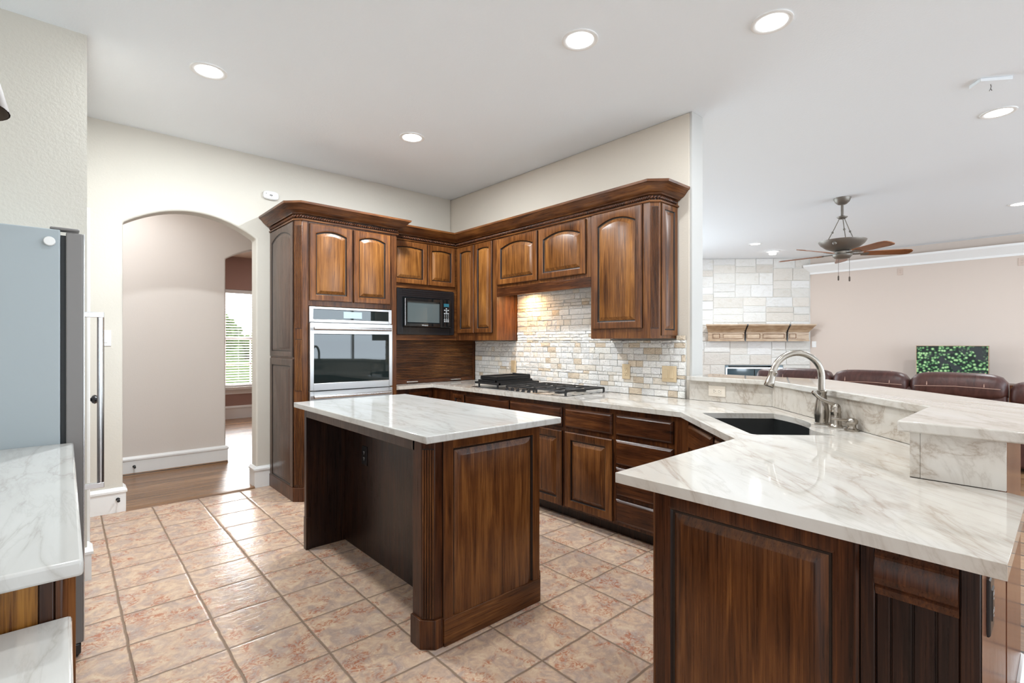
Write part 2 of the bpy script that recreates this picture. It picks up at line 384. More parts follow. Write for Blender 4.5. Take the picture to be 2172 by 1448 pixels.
XF = {}
def tag(o, label, cat, group=None, kind=None):
    if label: o['label'] = label
    if cat: o['category'] = cat
    if group: o['group'] = group
    if kind: o['kind'] = kind
    return o
def thing(name, loc, label, cat, rz=0.0, group=None):
    o = bpy.data.objects.new(name, None); C.objects.link(o); o.empty_display_size = 0.1
    o.location = loc; o.rotation_euler = (0, 0, rz)
    XF[o.name] = Matrix.Translation(loc) @ Matrix.Rotation(rz, 4, 'Z')
    return tag(o, label, cat, group)
def build(name, mb, mats, parent=None, bev=0.0, smooth=35, seg=2, label=None, cat=None, group=None, kind=None, origin=None, fix=True):
    mats = mats if isinstance(mats, (list, tuple)) else [mats]
    me = bpy.data.meshes.new(name)
    if parent is not None: X = XF[parent.name]
    else: X = Matrix.Translation(origin) if origin else Matrix.Identity(4)
    inv = X.inverted()
    me.from_pydata([tuple(inv @ v) for v in mb.v], [], mb.f)
    for m in mats: me.materials.append(M[m] if isinstance(m, str) else m)
    if any(mb.mi): me.polygons.foreach_set('material_index', mb.mi)
    if any(c != (1, 1, 1) for c in mb.col):
        ca = me.color_attributes.new('Col', 'FLOAT_COLOR', 'CORNER'); k = 0
        for p in me.polygons:
            for li in p.loop_indices: ca.data[li].color = (*mb.col[p.index], 1)
    bm = bmesh.new(); bm.from_mesh(me)
    if fix: bmesh.ops.remove_doubles(bm, verts=bm.verts, dist=1e-5)
    bmesh.ops.recalc_face_normals(bm, faces=bm.faces); bm.to_mesh(me); bm.free()
    if smooth:
        me.polygons.foreach_set('use_smooth', [True]*len(me.polygons)); me.set_sharp_from_angle(angle=R(smooth))
    o = bpy.data.objects.new(name, me); C.objects.link(o)
    if parent is not None: o.parent = parent; XF[o.name] = X
    else: o.location = X.translation; XF[o.name] = X
    if bev:
        b = o.modifiers.new('edge', 'BEVEL'); b.width = bev; b.segments = seg; b.limit_method = 'ANGLE'; b.angle_limit = R(40)
    return tag(o, label, cat, group, kind)
def copy_tree(o, parent=None):
    c = o.copy(); C.objects.link(c)
    if parent: c.parent = parent
    for ch in [x for x in C.objects if x.parent == o]: copy_tree(ch, c)
    return c
def face_frame(ox, oy, nx, ny, oz=0.0):
    # local x runs right when facing the surface, local y is up, local z comes out of the surface
    n = Vector((nx, ny, 0)).normalized(); u = Vector((0, 0, 1)).cross(n)
    m = Matrix.Identity(4)
    for r in range(3):
        m[r][0] = u[r]; m[r][1] = (0, 0, 1)[r]; m[r][2] = n[r]; m[r][3] = (ox, oy, oz)[r]
    return m
def loop_pts(u0, u1, z0, z1, ins, d, rise=0.0, n=12):
    a, b, lo, hi = u0+ins, u1-ins, z0+ins, z1-ins
    pts = [(a, lo, d), (b, lo, d)]
    for i in range(n+1):
        t = i/n; u = b+(a-b)*t
        pts.append((u, hi-rise*(1-(1-(2*t-1)**2)), d))
    return pts
def door(parent, F, u0, u1, z0, z1, fw=0.055, rise=0.0, mats=('wood_warm_lit', 'wood_gold_lit'), name='door', label=None, th=0.02):
    rails = MB(F)
    seq = [(0, 0.001, 0), (0, th*0.6, 0), (0.006, th, 0), (fw-0.012, th, rise), (fw-0.003, th*0.80, rise), (fw+0.0015, th*0.34, rise)]
    rails.loft([loop_pts(u0, u1, z0, z1, i, d, r) for i, d, r in seq], True, False, mis=[1, 0, 0, 0, 1])
    o = build(name, rails, [mats[0], 'glaze'], parent, smooth=25, label=label)
    pn = MB(F)
    s2 = [(fw+0.0015, th*0.34, rise), (fw+0.007, th*0.28, rise), (fw+0.030, th*0.85, rise), (fw+0.034, th*0.92, rise)]
    pn.loft([loop_pts(u0, u1, z0, z1, i, d, r) for i, d, r in s2], False, True, mis=[1, 0, 0, 0])
    build('raised_panel', pn, [mats[1], 'glaze'], o, smooth=25)
    return o
def drawer(parent, F, u0, u1, z0, z1, mat='wood_h', name='drawer', th=0.02):
    d = MB(F)
    d.loft([loop_pts(u0, u1, z0, z1, i, q, 0, 2) for i, q in ((0, 0.001), (0, th*0.45), (0.004, th*0.7), (0.016, th), (0.020, th))], True, True, mis=[1, 0, 0, 0, 0])
    return build(name, d, [mat, 'glaze'], parent, smooth=25)
def flutes(parent, F, u0, u1, z0, z1, n=5, mats='wood', name='fluted_pilaster', depth=0.0065):
    # reeded strip: rounded reeds on a flat backing
    m = MB(F); m.box(u0, u1, z0, z1, -0.004, 0.001, 1)
    wdt = (u1-u0)/n
    for k in range(n):
        c = u0+wdt*(k+0.5); r = wdt*0.43
        m.loft([[(c+r*math.cos(PI*i/6), z, depth*math.sin(PI*i/6)) for i in range(7)] for z in (z0+0.004, z1-0.004)])
    return build(name, m, [mats, 'glaze'], parent, smooth=60)

# ------------------------------------------------------------------ room shell
ZC = 2.949
def struct(name, mb, mat, **k): return build(name, mb, mat, kind='structure', **k)
struct('floor', MB().prism([(-4, -4), (1.33, -4), (1.33, 0.12), (3.53, 1.3), (3.53, 4.822), (-4, 4.822)], -0.08, 0.0), 'tile')
struct('floor_living', MB().prism([(1.335, -4), (13, -4), (13, 7), (3.535, 7), (3.535, 1.302), (1.335, 0.118)], -0.08, 0.0), 'living_wood')
struct('floor_hall', MB().box(-2, 5, 4.824, 9.6, -0.08, 0.006), 'hall_wood')
struct('ceiling', MB().prism([(-4, -4), (13, -4), (13, 7), (3.3, 7), (3.3, 4.9), (-4, 4.9)], ZC, ZC+0.1), 'ceiling')
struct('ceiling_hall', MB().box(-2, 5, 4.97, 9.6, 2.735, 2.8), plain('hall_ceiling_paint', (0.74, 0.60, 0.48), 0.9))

def arch_wall(name, x0, x1, y, th, z1, arches, mat, bev=0.014):
    m = MB(); xs = x0
    def slab(pts):
        a = [m.vert((px, y, pz)) for px, pz in pts]; b = [m.vert((px, y+th, pz)) for px, pz in pts]
        m.face(a[::-1]); m.face(b)
        return a, b
    for (a0, a1, spring, rise) in arches:
        slab([(xs, 0), (xs, spring), (xs, z1), (a0, z1), (a0, spring), (a0, 0)])
        n = 24; arc = [(a0+(a1-a0)*i/n, spring+rise*(1-(2*i/n-1)**2)) for i in range(n+1)]
        for i in range(n):
            slab([arc[i], (arc[i][0], z1), (arc[i+1][0], z1), arc[i+1]])
            q = [(arc[i][0], y, arc[i][1]), (arc[i+1][0], y, arc[i+1][1]), (arc[i+1][0], y+th, arc[i+1][1]), (arc[i][0], y+th, arc[i][1])]
            m.face([m.vert(p) for p in q])
        for ax in (a0, a1):
            m.face([m.vert(p) for p in ((ax, y, 0), (ax, y, spring), (ax, y+th, spring), (ax, y+th, 0))])
        xs = a1
    slab([(xs, 0), (xs, arches[-1][2]), (xs, z1), (x1, z1), (x1, 0)])
    m.face([m.vert(p) for p in ((x0, y, 0), (x0, y, z1), (x0, y+th, z1), (x0, y+th, 0))])
    m.face([m.vert(p) for p in ((x1, y, 0), (x1, y, z1), (x1, y+th, z1), (x1, y+th, 0))])
    return struct(name, m, mat, bev=bev, seg=3, smooth=40)
arch_wall('wall_back', -1.0, 3.37, 4.82, 0.15, ZC, [(0.331, 1.271, 2.205, 0.158)], 'wall')
arch_wall('wall_hall', -1.6, 4.6, 6.04, 0.15, 2.735, [(1.29, 2.25, 2.185, 0.158)], 'wall_hall')
struct('wall_right', MB().box(3.37, 3.53, 1.834, 4.97, 0, ZC), 'wall_cream_shaded', bev=0.008)
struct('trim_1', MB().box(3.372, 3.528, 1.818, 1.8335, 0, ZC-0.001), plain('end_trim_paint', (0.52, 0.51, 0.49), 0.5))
# stub wall beside the refrigerator with the pantry door in its return
struct('wall_left', MB().box(-1.0, 0.09, 3.548, 3.66, 0, ZC).box(-0.03, 0.09, 3.66, 4.82, 2.04, ZC).box(-0.03, 0.09, 4.52, 4.82, 0, 2.04), 'wall')
struct('wall_alcove', MB().box(-0.90, -0.78, 0.75, 3.546, 0, ZC), 'wall')
struct('wall_hall_end', MB().box(-1.62, -1.5, 4.97, 6.04, 0, 2.735), 'wall_hall')
struct('wall_hall_far', MB().box(4.5, 4.62, 4.97, 9.4, 0, 2.735), 'wall_rose')
struct('wall_dining_side', MB().box(0.0, 0.12, 6.19, 9.4, 0, 2.735), 'wall_rose')
# wall behind the camera, unseen: window openings added as stand-in light sources
fwm = MB(); xs = -4.0; opens = [(-2.9, -1.3, 0.25, 2.45), (-0.55, 0.75, 0.05, 2.45), (1.5, 3.1, 0.25, 2.45), (4.4, 6.6, 0.2, 2.6), (7.2, 9.6, 0.2, 2.6)]
for (a, b, c, d) in opens:
    fwm.box(xs, a, -4.12, -4.0, 0, ZC); fwm.box(a, b, -4.12, -4.0, 0, c); fwm.box(a, b, -4.12, -4.0, d, ZC); xs = b
fwm.box(xs, 11.05, -4.12, -4.0, 0, ZC)
struct('wall_front', fwm, 'wall')
for k, (a, b, c, d) in enumerate(opens):
    fm = MB()
    for (p, q) in ((a-0.05, a+0.05), (b-0.05, b+0.05), ((a+b)/2-0.03, (a+b)/2+0.03)): fm.box(p, q, -4.06, -3.985, c, d)
    for (p, q) in ((c, c+0.07), (d-0.07, d), (c+(d-c)*0.62, c+(d-c)*0.62+0.03)): fm.box(a, b, -4.05, -3.995, p, q)
    struct('window_%d' % (k+2), fm, 'white')
    lamp('daylight_fill', 'AREA', ((a+b)/2, -4.14, (c+d)/2), (7.5 if b < 4 else 26)*(b-a)*(d-c), (0.74, 0.88, 1.0), b-a, (R(90), 0, 0), 'RECTANGLE', None, d-c)  # added area lamp outside each opening, fills the room
# dining wall with a window
WX0, WX1, WZ0, WZ1 = 1.62, 2.80, 0.54, 2.185
struct('wall_dining', MB().box(-0.1, WX0, 9.4, 9.55, 0, 2.735).box(WX1, 4.6, 9.4, 9.55, 0, 2.735).box(WX0, WX1, 9.4, 9.55, 0, WZ0).box(WX0, WX1, 9.4, 9.55, WZ1, 2.735), 'wall_rose')
# living room walls
struct('wall_living', MB().box(10.93, 11.08, -4, 3.60, 0, ZC), 'wall_living')
struct('wall_living_end', MB().box(3.53, 4.0, 5.5, 5.65, 0, ZC).box(8.2, 9.2, 5.5, 5.65, 0, ZC).box(4.0, 8.2, 5.5, 5.65, 0, 0.4).box(4.0, 8.2, 5.5, 5.65, 2.6, ZC), 'wall_living')
fm = MB()
for p in (4.0, 5.37, 6.77, 8.14): fm.box(p, p+0.06, 5.52, 5.58, 0.4, 2.6)
for p in (0.4, 1.7, 2.54): fm.box(4.0, 8.2, 5.525, 5.575, p, p+0.06)
struct('window_7', fm, 'white')  # unseen window made up to let light into the living room
lamp('daylight_fill', 'AREA', (6.1, 5.70, 1.5), 190, (0.78, 0.90, 1.0), 4.1, (R(-90), 0, 0), 'RECTANGLE', None, 2.2)  # added fill lamp behind that window, for living room ceiling and sofa

base_prof = [(0, 0), (0.018, 0), (0.018, 0.145), (0.026, 0.150), (0.026, 0.165), (0.014, 0.178), (0.008, 0.185), (0, 0.185)]
def baseboard(name, path, mat='white', h=1.0):
    return struct(name, MB().sweep(path, [(o, z*h) for o, z in base_prof]), mat)
baseboard('baseboard_back', [(0.092, 4.82), (0.331, 4.82), (0.331, 4.969)])
baseboard('baseboard_jamb', [(1.271, 4.969), (1.271, 4.82), (1.389, 4.82)])
baseboard('baseboard_hall', [(-1.2, 6.04), (1.29, 6.04), (1.29, 6.19)])
baseboard('baseboard_dining', [(0.13, 9.4), (4.4, 9.4)], h=1.2)
baseboard('baseboard_left', [(0.05, 3.548), (0.09, 3.548), (0.09, 3.655)], h=0.95)
struct('trim_2', MB().sweep([(-1.2, 6.018), (1.304, 6.018)], [(0, 0.006), (0.022, 0.006), (0.018, 0.022), (0, 0.028)]), 'hall_wood')
struct('trim_3', MB().sweep([(0.349, 4.818), (1.253, 4.818)], [(-0.03, 0.0), (0.035, 0.0), (0.03, 0.010), (0.0, 0.016), (-0.03, 0.014)]), 'hall_wood')
# crown ledge on the living room wall
struct('trim_4', MB().sweep([(10.93, 3.50), (10.93, -4)], [(0, 2.62), (0.015, 2.62), (0.02, 2.655), (0.05, 2.685), (0.10, 2.735), (0.13, 2.765), (0.135, 2.80), (0, 2.80)]), 'white')

# dining window
wn_ = struct('window_1', MB().box(WX0-0.09, WX1+0.09, 9.35, 9.40, WZ0-0.045, WZ0).box(WX0-0.06, WX1+0.06, 9.385, 9.40, WZ0-0.12, WZ0-0.045)
       .box(WX0, WX0+0.05, 9.45, 9.50, WZ0, WZ1).box(WX1-0.05, WX1, 9.45, 9.50, WZ0, WZ1).box(WX0, WX1, 9.45, 9.50, WZ0, WZ0+0.05).box(WX0, WX1, 9.45, 9.50, WZ1-0.05, WZ1)
       .box(WX0, WX1, 9.45, 9.50, 1.33, 1.375), 'white')
mt = MB()
for k in (1, 2): mt.box(WX0+(WX1-WX0)*k/3-0.010, WX0+(WX1-WX0)*k/3+0.010, 9.465, 9.49, WZ0+0.05, WZ1-0.05)
for z in (0.93, 1.78): mt.box(WX0+0.05, WX1-0.05, 9.465, 9.49, z-0.010, z+0.010)
build('window_muntin', mt, plain('muntin_paint', (0.60, 0.48, 0.44), 0.5), wn_)
gl, gnt, gb = new_mat('clear_window_glass')
for n_ in list(gnt.nodes): gnt.nodes.remove(n_)
go = gnt.nodes.new('ShaderNodeOutputMaterial'); gm = gnt.nodes.new('ShaderNodeMixShader'); gt = gnt.nodes.new('ShaderNodeBsdfTransparent'); gg = gnt.nodes.new('ShaderNodeBsdfGlossy')
gg.inputs['Roughness'].default_value = 0.02; gm.inputs[0].default_value = 0.05
L(gnt, gt.outputs[0], gm.inputs[1]); L(gnt, gg.outputs[0], gm.inputs[2]); L(gnt, gm.outputs[0], go.inputs[0])
build('window_pane', MB().box(WX0+0.05, WX1-0.05, 9.476, 9.480, WZ0+0.05, WZ1-0.05), gl, wn_)
bl = thing('window_blind', ((WX0+WX1)/2, 9.43, WZ0), 'white horizontal slat blind hanging in the dining room window', 'blind')
sl = MB()
z = WZ0+0.05
while z < WZ1-0.08:
    sl.loft([[(x, 9.412, z-0.010), (x, 9.430, z+0.001), (x, 9.448, z+0.008), (x, 9.448, z+0.011), (x, 9.430, z+0.004), (x, 9.412, z-0.007)] for x in (WX0+0.012, WX1-0.012)])
    z += 0.044
build('slats', sl, plain('blind_slat_backlit', (0.72, 0.66, 0.63), 0.5), bl)  # white slats tinted pinkish grey, their backlit shade put into the colour
build('head_rail', MB().box(WX0+0.008, WX1-0.008, 9.412, 9.448, WZ1-0.065, WZ1-0.005), 'white', bl)
build('bottom_rail', MB().box(WX0+0.012, WX1-0.012, 9.418, 9.445, WZ0+0.012, WZ0+0.03), 'white', bl)
cords = MB()
for x in (WX0+0.18, (WX0+WX1)/2, WX1-0.18): cords.tube([(x, 9.431, WZ0+0.03), (x, 9.431, WZ1-0.06)], 0.0015, 6)
build('lift_cord', cords, 'white', bl)
struct('ground', MB().box(-30, 40, 9.7, 70, -0.35, -0.25), 'grass')
tr = thing('tree', (2.9, 20, -0.25), 'leafy green tree standing on the lawn outside the dining window', 'tree')
build('trunk', MB().tube([(2.9, 20, -0.3), (2.95, 20, 0.6), (2.8, 20, 1.6)], [0.10, 0.08, 0.05], 8), 'bark', tr)
lf = MB()
for k in range(260):
    a, e = random.uniform(0, 2*PI), random.uniform(-1, 1); q = random.uniform(0.5, 1.0)
    lf.ball((2.85+1.9*q*math.cos(a)*math.sqrt(1-e*e), 20+1.5*q*math.sin(a)*math.sqrt(1-e*e), 1.55+1.15*q*e), random.uniform(0.10, 0.2), 6, 4)
build('crown', lf, 'leaf', tr)
hz = MB()
for k in range(300):
    hz.ball((random.uniform(-22, 30), random.uniform(50, 56), random.uniform(-0.2, 1.9)), random.uniform(0.5, 1.3), 6, 4)
build('hedge', hz, 'leaf', None, label='long green hedge line at the far side of the lawn', cat='hedge', origin=(4, 52, -0.3), kind='stuff')
# dining chair (only a corner of its back shows past the jamb)
ch = thing('dining_chair', (2.44, 8.2, 0.006), 'dark wooden dining chair by the window beyond the arch', 'chair')
build('seat', MB().box(2.34, 2.76, 7.98, 8.40, 0.44, 0.475), 'wood', ch, bev=0.008)
for (x, y) in ((2.36, 8.0), (2.74, 8.0), (2.36, 8.38), (2.74, 8.38)):
    build('leg', MB().tube([(x, y, 0.006), (x, y, 0.44)], [0.013, 0.019], 8), 'wood', ch)
build('backrest', MB().tube([(2.37, 8.38, 0.47), (2.36, 8.42, 0.80), (2.345, 8.44, 0.86)], 0.014, 8).tube([(2.73, 8.38, 0.47), (2.74, 8.42, 0.80), (2.755, 8.44, 0.86)], 0.014, 8).box(2.36, 2.74, 8.40, 8.42, 0.74, 0.82).box(2.36, 2.74, 8.39, 8.41, 0.60, 0.64), 'wood', ch)

# pantry door in the return wall
dr = struct('door_1', MB().box(0.045, 0.083, 3.72, 4.46, 0.01, 1.98), 'white', bev=0.003)
struct('trim_5', MB().box(0.02, 0.106, 3.662, 3.72, 0, 2.04).box(0.02, 0.106, 4.46, 4.52, 0, 2.04).box(0.02, 0.106, 3.72, 4.46, 1.98, 2.04), 'white', bev=0.004)
build('knob', MB(Matrix.Translation((0.083, 3.775, 0.955)) @ Matrix.Rotation(PI/2, 4, 'Y')).lathe([(0.022, 0), (0.022, 0.006), (0.009, 0.010), (0.009, 0.028), (0.022, 0.036), (0.027, 0.046), (0.022, 0.056), (0.006, 0.060)], 18), 'black', dr)
for nm, p, lab in (('door_stop', (0.300, 4.80, 0.10), 'black door stop on the white baseboard left of the arch'), ('door_stop', (0.50, 6.02, 0.09), 'black door stop on the white hall baseboard through the arch')):
    t = thing(nm, p, lab, 'door stop')
    F = Matrix.Translation(p) @ Matrix.Rotation(PI/2, 4, 'X')
    build('base_plate', MB(F).lathe([(0.013, 0), (0.013, 0.004), (0.006, 0.008)], 14), 'black', t)
    build('rubber_tip', MB(F).lathe([(0.005, 0.006), (0.005, 0.045), (0.010, 0.047), (0.010, 0.060), (0.004, 0.062)], 14), 'black', t)

# ------------------------------------------------------------------ island
IT = 0.914
isl = thing('kitchen_island', (1.46, 2.48, 0), 'dark wooden kitchen island base with open knee space on its left side', 'island')
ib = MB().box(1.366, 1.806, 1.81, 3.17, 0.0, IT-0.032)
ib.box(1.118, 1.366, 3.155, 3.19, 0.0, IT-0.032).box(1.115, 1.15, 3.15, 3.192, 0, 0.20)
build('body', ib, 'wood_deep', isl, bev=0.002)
build('apron', MB().box(1.118, 1.14, 1.87, 3.155, IT-0.092, IT-0.032), 'wood_grey', isl, bev=0.002)  # grey-brown tone stands in for light on the board under the counter
FY = face_frame(0, 1.775, 0, -1)
endp = MB().prism([(1.118, 1.815), (1.158, 1.775), (1.770, 1.775), (1.806, 1.811), (1.806, 1.845), (1.118, 1.885)], 0.0, IT-0.032)
build('end_block', endp, 'wood', isl, bev=0.0015)
door(isl, FY, 1.195, 1.768, 0.005, IT-0.034, fw=0.052, mats=('wood_mid', 'wood_mid'), name='end_panel', th=0.016)
build('plinth_rail', MB().box(1.195, 1.768, 1.757, 1.776, 0.0, 0.115), 'wood_mid_h', isl, bev=0.002)
FC = face_frame(1.138, 1.795, -1, -1)
flutes(isl, FC, -0.0265, 0.0265, 0.125, IT-0.075, 5, 'wood_mid')
build('plinth_block', MB().prism([(1.108, 1.888), (1.108, 1.812), (1.155, 1.765), (1.196, 1.765), (1.196, 1.79), (1.14, 1.888)], 0, 0.122), 'wood', isl, bev=0.002)
build('plinth_block', MB().prism([(1.766, 1.765), (1.775, 1.765), (1.816, 1.806), (1.816, 1.85), (1.79, 1.85), (1.766, 1.80)], 0, 0.122), 'wood', isl, bev=0.002)
build('island_countertop', MB().box(1.062, 1.845, 1.688, 3.215, IT-0.031, IT), 'marble_cool', None, bev=0.004, label='white veined stone slab lying on the kitchen island', cat='countertop', origin=(1.45, 2.45, IT-0.031))

def outlet(F, wdt, hgt, mat, loc, label, kind='outlet', horizontal=False, dark='black', gangs=1, cat=None, slot='black'):
    # F: frame whose origin is the plate's centre on the wall
    t = thing(kind, loc, label, cat or {'outlet': 'outlet', 'light_switch': 'light switch'}[kind])
    p = MB(F); a, b = wdt/2, hgt/2
    p.loft([[(-a+i, -b+i, d), (a-i, -b+i, d), (a-i, b-i, d), (-a+i, b-i, d)] for i, d in ((0, 0.0005), (0, 0.004), (0.003, 0.0065))])
    build('cover_plate', p, mat, t)
    for g in range(gangs):
        cx = (g-(gangs-1)/2)*0.046
        q = MB(F)
        if kind == 'light_switch':
            q.loft([[(cx-0.0165, -0.033, 0.006), (cx+0.0165, -0.033, 0.006), (cx+0.0165, 0.033, 0.006), (cx-0.0165, 0.033, 0.006)],
                    [(cx-0.015, -0.031, 0.012), (cx+0.015, -0.031, 0.012), (cx+0.015, 0.031, 0.008), (cx-0.015, 0.031, 0.008)]])
            build('rocker', q, mat, t, label=None)
        else:
            pts = [(-0.0165, -0.033), (0.0165, -0.033), (0.0165, 0.033), (-0.0165, 0.033)]
            if horizontal: pts = [(y, x) for x, y in pts]
            q.loft([[(x, y, 0.006) for x, y in pts], [(x*0.95, y*0.95, 0.0085) for x, y in pts]])
            rc = build('receptacle', q, mat, t)
            s = MB(F)
            for e in (-0.018, 0.018):
                for dx, hh in ((-0.006, 0.008), (0.006, 0.010)):
                    x0, y0 = dx, e+0.004
                    if horizontal: s.box(e+0.0-hh/2, e+hh/2, dx-0.001, dx+0.001, 0.0083, 0.0089)
                    else: s.box(x0-0.001, x0+0.001, y0-hh/2, y0+hh/2, 0.0083, 0.0089)
                if horizontal: s.box(e+0.009, e+0.012, -0.002, 0.002, 0.0083, 0.0089)
                else: s.box(-0.002, 0.002, e-0.009, e-0.005, 0.0083, 0.0089)
            build('slot', s, slot, rc)
    return t
outlet(face_frame(1.366, 2.86, -1, 0, 0.598), 0.072, 0.115, 'black', (1.366, 2.86, 0.598), 'black outlet on the dark panel inside the island knee space', slot='button')

# ------------------------------------------------------------------ oven tower
tw = thing('oven_tower_cabinet', (1.84, 4.48, 0), 'tall dark wood oven cabinet with arched doors beside the archway', 'cabinet')
t_ = MB()
t_.prism([(1.39, 4.818), (1.39, 4.185), (1.435, 4.14), (1.482, 4.14), (1.482, 4.818)], 0, 2.30)
t_.box(2.230, 2.285, 4.14, 4.818, 0, 2.30).box(1.482, 2.230, 4.14, 4.818, 1.588, 2.30).box(1.482, 2.230, 4.14, 4.818, 0, 0.28).box(1.482, 2.230, 4.79, 4.818, 0.28, 1.588)
build('carcass', t_, 'wood_mid', tw, bev=0.002)
FT = face_frame(0, 4.14, 0, -1)
door(tw, FT, 1.491, 1.852, 1.630, 2.258, 0.052, 0.028)
door(tw, FT, 1.866, 2.214, 1.630, 2.258, 0.052, 0.028)
FS = face_frame(1.39, 0, -1, 0)   # local x = -Y
door(tw, FS, -4.800, -4.205, 1.165, 2.270, 0.050, 0.055, ('wood_grey', 'wood_grey'), 'side_panel', th=0.012)
door(tw, FS, -4.800, -4.205, 0.06, 1.150, 0.060, 0.0, ('wood_grey', 'wood_grey'), 'side_panel', th=0.012)
FCt = face_frame(1.4125, 4.1625, -1, -1)
for a, b in ((0.13, 0.80), (0.892, 1.313), (1.397, 2.235)):
    flutes(tw, FCt, -0.029, 0.029, a, b, 5, 'wood_mid')
build('plinth_block', MB().prism([(1.374, 4.80), (1.374, 4.178), (1.428, 4.124), (1.482, 4.124), (1.482, 4.15), (1.40, 4.80)], 0, 0.11), 'wood', tw, bev=0.002)
crown_prof = [(0.0, 2.276), (0.012, 2.276), (0.015, 2.287), (0.004, 2.290), (0.004, 2.323), (0.020, 2.326), (0.024, 2.334), (0.050, 2.345), (0.062, 2.356), (0.086, 2.385), (0.098, 2.392), (0.100, 2.408), (0.0, 2.408)]
def rope(path, z, off, rad, parent, pitch=0.019):
    P = [Vector((p[0], p[1])) for p in path]; m = MB(); pts = []
    for i in range(len(P)):
        ds = []
        if i > 0: ds.append((P[i]-P[i-1]).normalized())
        if i < len(P)-1: ds.append((P[i+1]-P[i]).normalized())
        ns = [Vector((d.y, -d.x)) for d in ds]
        mm = ns[0] if len(ns) == 1 else (ns[0]+ns[1])/(1+ns[0].dot(ns[1]))
        pts.append(P[i]+mm*off)
    for i in range(len(pts)-1):
        a, b = pts[i], pts[i+1]; d = (b-a); ln = d.length; d.normalize(); n = max(1, int(ln/pitch))
        o = Vector((d.y, -d.x))
        for k in range(n):
            c = a+d*((k+0.5)*ln/n)
            X = Matrix.Identity(4)
            t = Vector((d.x, d.y, 0)); up = Vector((0, 0, 1)); ax = (t*0.75+up*0.66).normalized(); nn = Vector((o.x, o.y, 0)); sd = ax.cross(nn)
            for r in range(3): X[r][0] = ax[r]; X[r][1] = nn[r]; X[r][2] = sd[r]; X[r][3] = (c.x, c.y, z)[r]
            m.M = X; m.ball((0, 0, 0), (rad*1.35, rad*0.9, rad*0.62), 6, 4)
    a_ = MB().sweep(path, [(0.0042, 2.2905), (0.0055, 2.2905), (0.0055, 2.3225), (0.0042, 2.3225)])
    m.cur = 1; base_ = len(m.v); m.M = Matrix.Identity(4); m.v += a_.v
    for f_ in a_.f: m.face([i_+base_ for i_ in f_], 1)
    return build('rope_trim', m, ['wood', 'glaze'], parent, smooth=80, fix=False)
tpath = [(1.39, 4.817), (1.39, 4.185), (1.435, 4.14), (2.285, 4.14), (2.285, 4.298)]
cr = build('crown', MB().sweep(tpath, crown_prof), 'wood_mid_h', tw, smooth=30)
rope([(1.39, 4.79)]+tpath[1:-1]+[(2.285, 4.27)], 2.3065, 0.008, 0.0150, cr)
# wall oven
ov = thing('wall_oven', (1.856, 4.14, 0.29), 'stainless steel built-in double wall oven with black glass windows', 'oven')
FO = face_frame(0, 4.138, 0, -1)
build('housing', MB().box(1.490, 2.222, 4.142, 4.76, 0.292, 1.575), 'fridge_edge', ov)
def slab(F, u0, u1, z0, z1, d0, d1, b=0.004):
    return MB(F).loft([[(u0+i, z0+i, d), (u1-i, z0+i, d), (u1-i, z1-i, d), (u0+i, z1-i, d)] for i, d in ((0, d0), (0, d1-b), (b, d1))])
def frame(F, u0, u1, z0, z1, a0, a1, b0, b1, d0, d1, m=None):
    # a slab with a rectangular hole a0..a1, b0..b1
    m = m or MB(F)
    m.M = F
    for (p, q, r, s) in ((u0, a0, z0, z1), (a1, u1, z0, z1), (a0, a1, z0, b0), (a0, a1, b1, z1)): m.box(p, q, r, s, d0, d1)
    return m
cp = build('control_panel', frame(FO, 1.486, 2.226, 1.455, 1.580, 1.516, 2.196, 1.477, 1.562, 0, 0.016), 'steel_light', ov, bev=0.0015)
build('control_glass', slab(FO, 1.517, 2.195, 1.478, 1.561, 0.0, 0.013, 0.002), 'mirror_glass', cp)
build('display', MB(FO).box(1.775, 1.94, 1.493, 1.548, 0.0125, 0.0136), plain('oven_display', (0.22, 0.28, 0.31), 0.15, emis=((0.55, 0.75, 0.85), 0.35)), cp)
def oven_door(z0, z1, g0, g1, hz):
    d = build('door', frame(FO, 1.486, 2.226, z0, z1, 1.516, 2.194, g0, g1, 0.0, 0.030), 'steel_light', ov, bev=0.002, label='stainless oven door with dark window')
    build('window_glass', slab(FO, 1.5165, 2.1935, g0+0.0005, g1-0.0005, 0.002, 0.028, 0.002), 'mirror_glass', d)
    h = MB(FO).tube([(1.502, hz, 0.078), (2.188, hz, 0.078)], 0.0145, 16)
    for u in (1.53, 2.16): h.tube([(u, hz, 0.028), (u, hz, 0.078)], 0.009, 10)
    build('handle', h, 'steel', d)
oven_door(0.893, 1.447, 0.950, 1.357, 1.400)
oven_door(0.300, 0.883, 0.360, 0.785, 0.843)
# ------------------------------------------------------------------ microwave cabinet + appliance garage
mc = thing('microwave_cabinet', (2.68, 4.56, 1.305), 'wall cabinet above the black microwave with two small golden doors', 'cabinet')
m_ = MB()
m_.box(2.287, 3.078, 4.30, 4.818, 1.815, 2.30).box(2.287, 3.078, 4.30, 4.818, 1.308, 1.362).box(2.287, 2.364, 4.30, 4.818, 1.362, 1.815).box(3.033, 3.078, 4.30, 4.818, 1.362, 1.815)
build('carcass', m_, 'wood_mid_h', mc, bev=0.0015)
FM = face_frame(0, 4.30, 0, -1)
door(mc, FM, 2.318, 2.706, 1.858, 2.268, 0.052, 0.012)
door(mc, FM, 2.714, 3.046, 1.858, 2.268, 0.052, 0.012)
mw = thing('microwave', (2.70, 4.5, 1.364), 'black built-in microwave oven with a trim kit', 'microwave')
build('housing', MB().box(2.372, 3.026, 4.305, 4.74, 1.368, 1.806), 'black', mw)
trim = frame(FM, 2.367, 3.031, 1.365, 1.808, 2.424, 2.976, 1.436, 1.728, 0.001, 0.020)
build('trim_kit', trim, 'black', mw, bev=0.003)
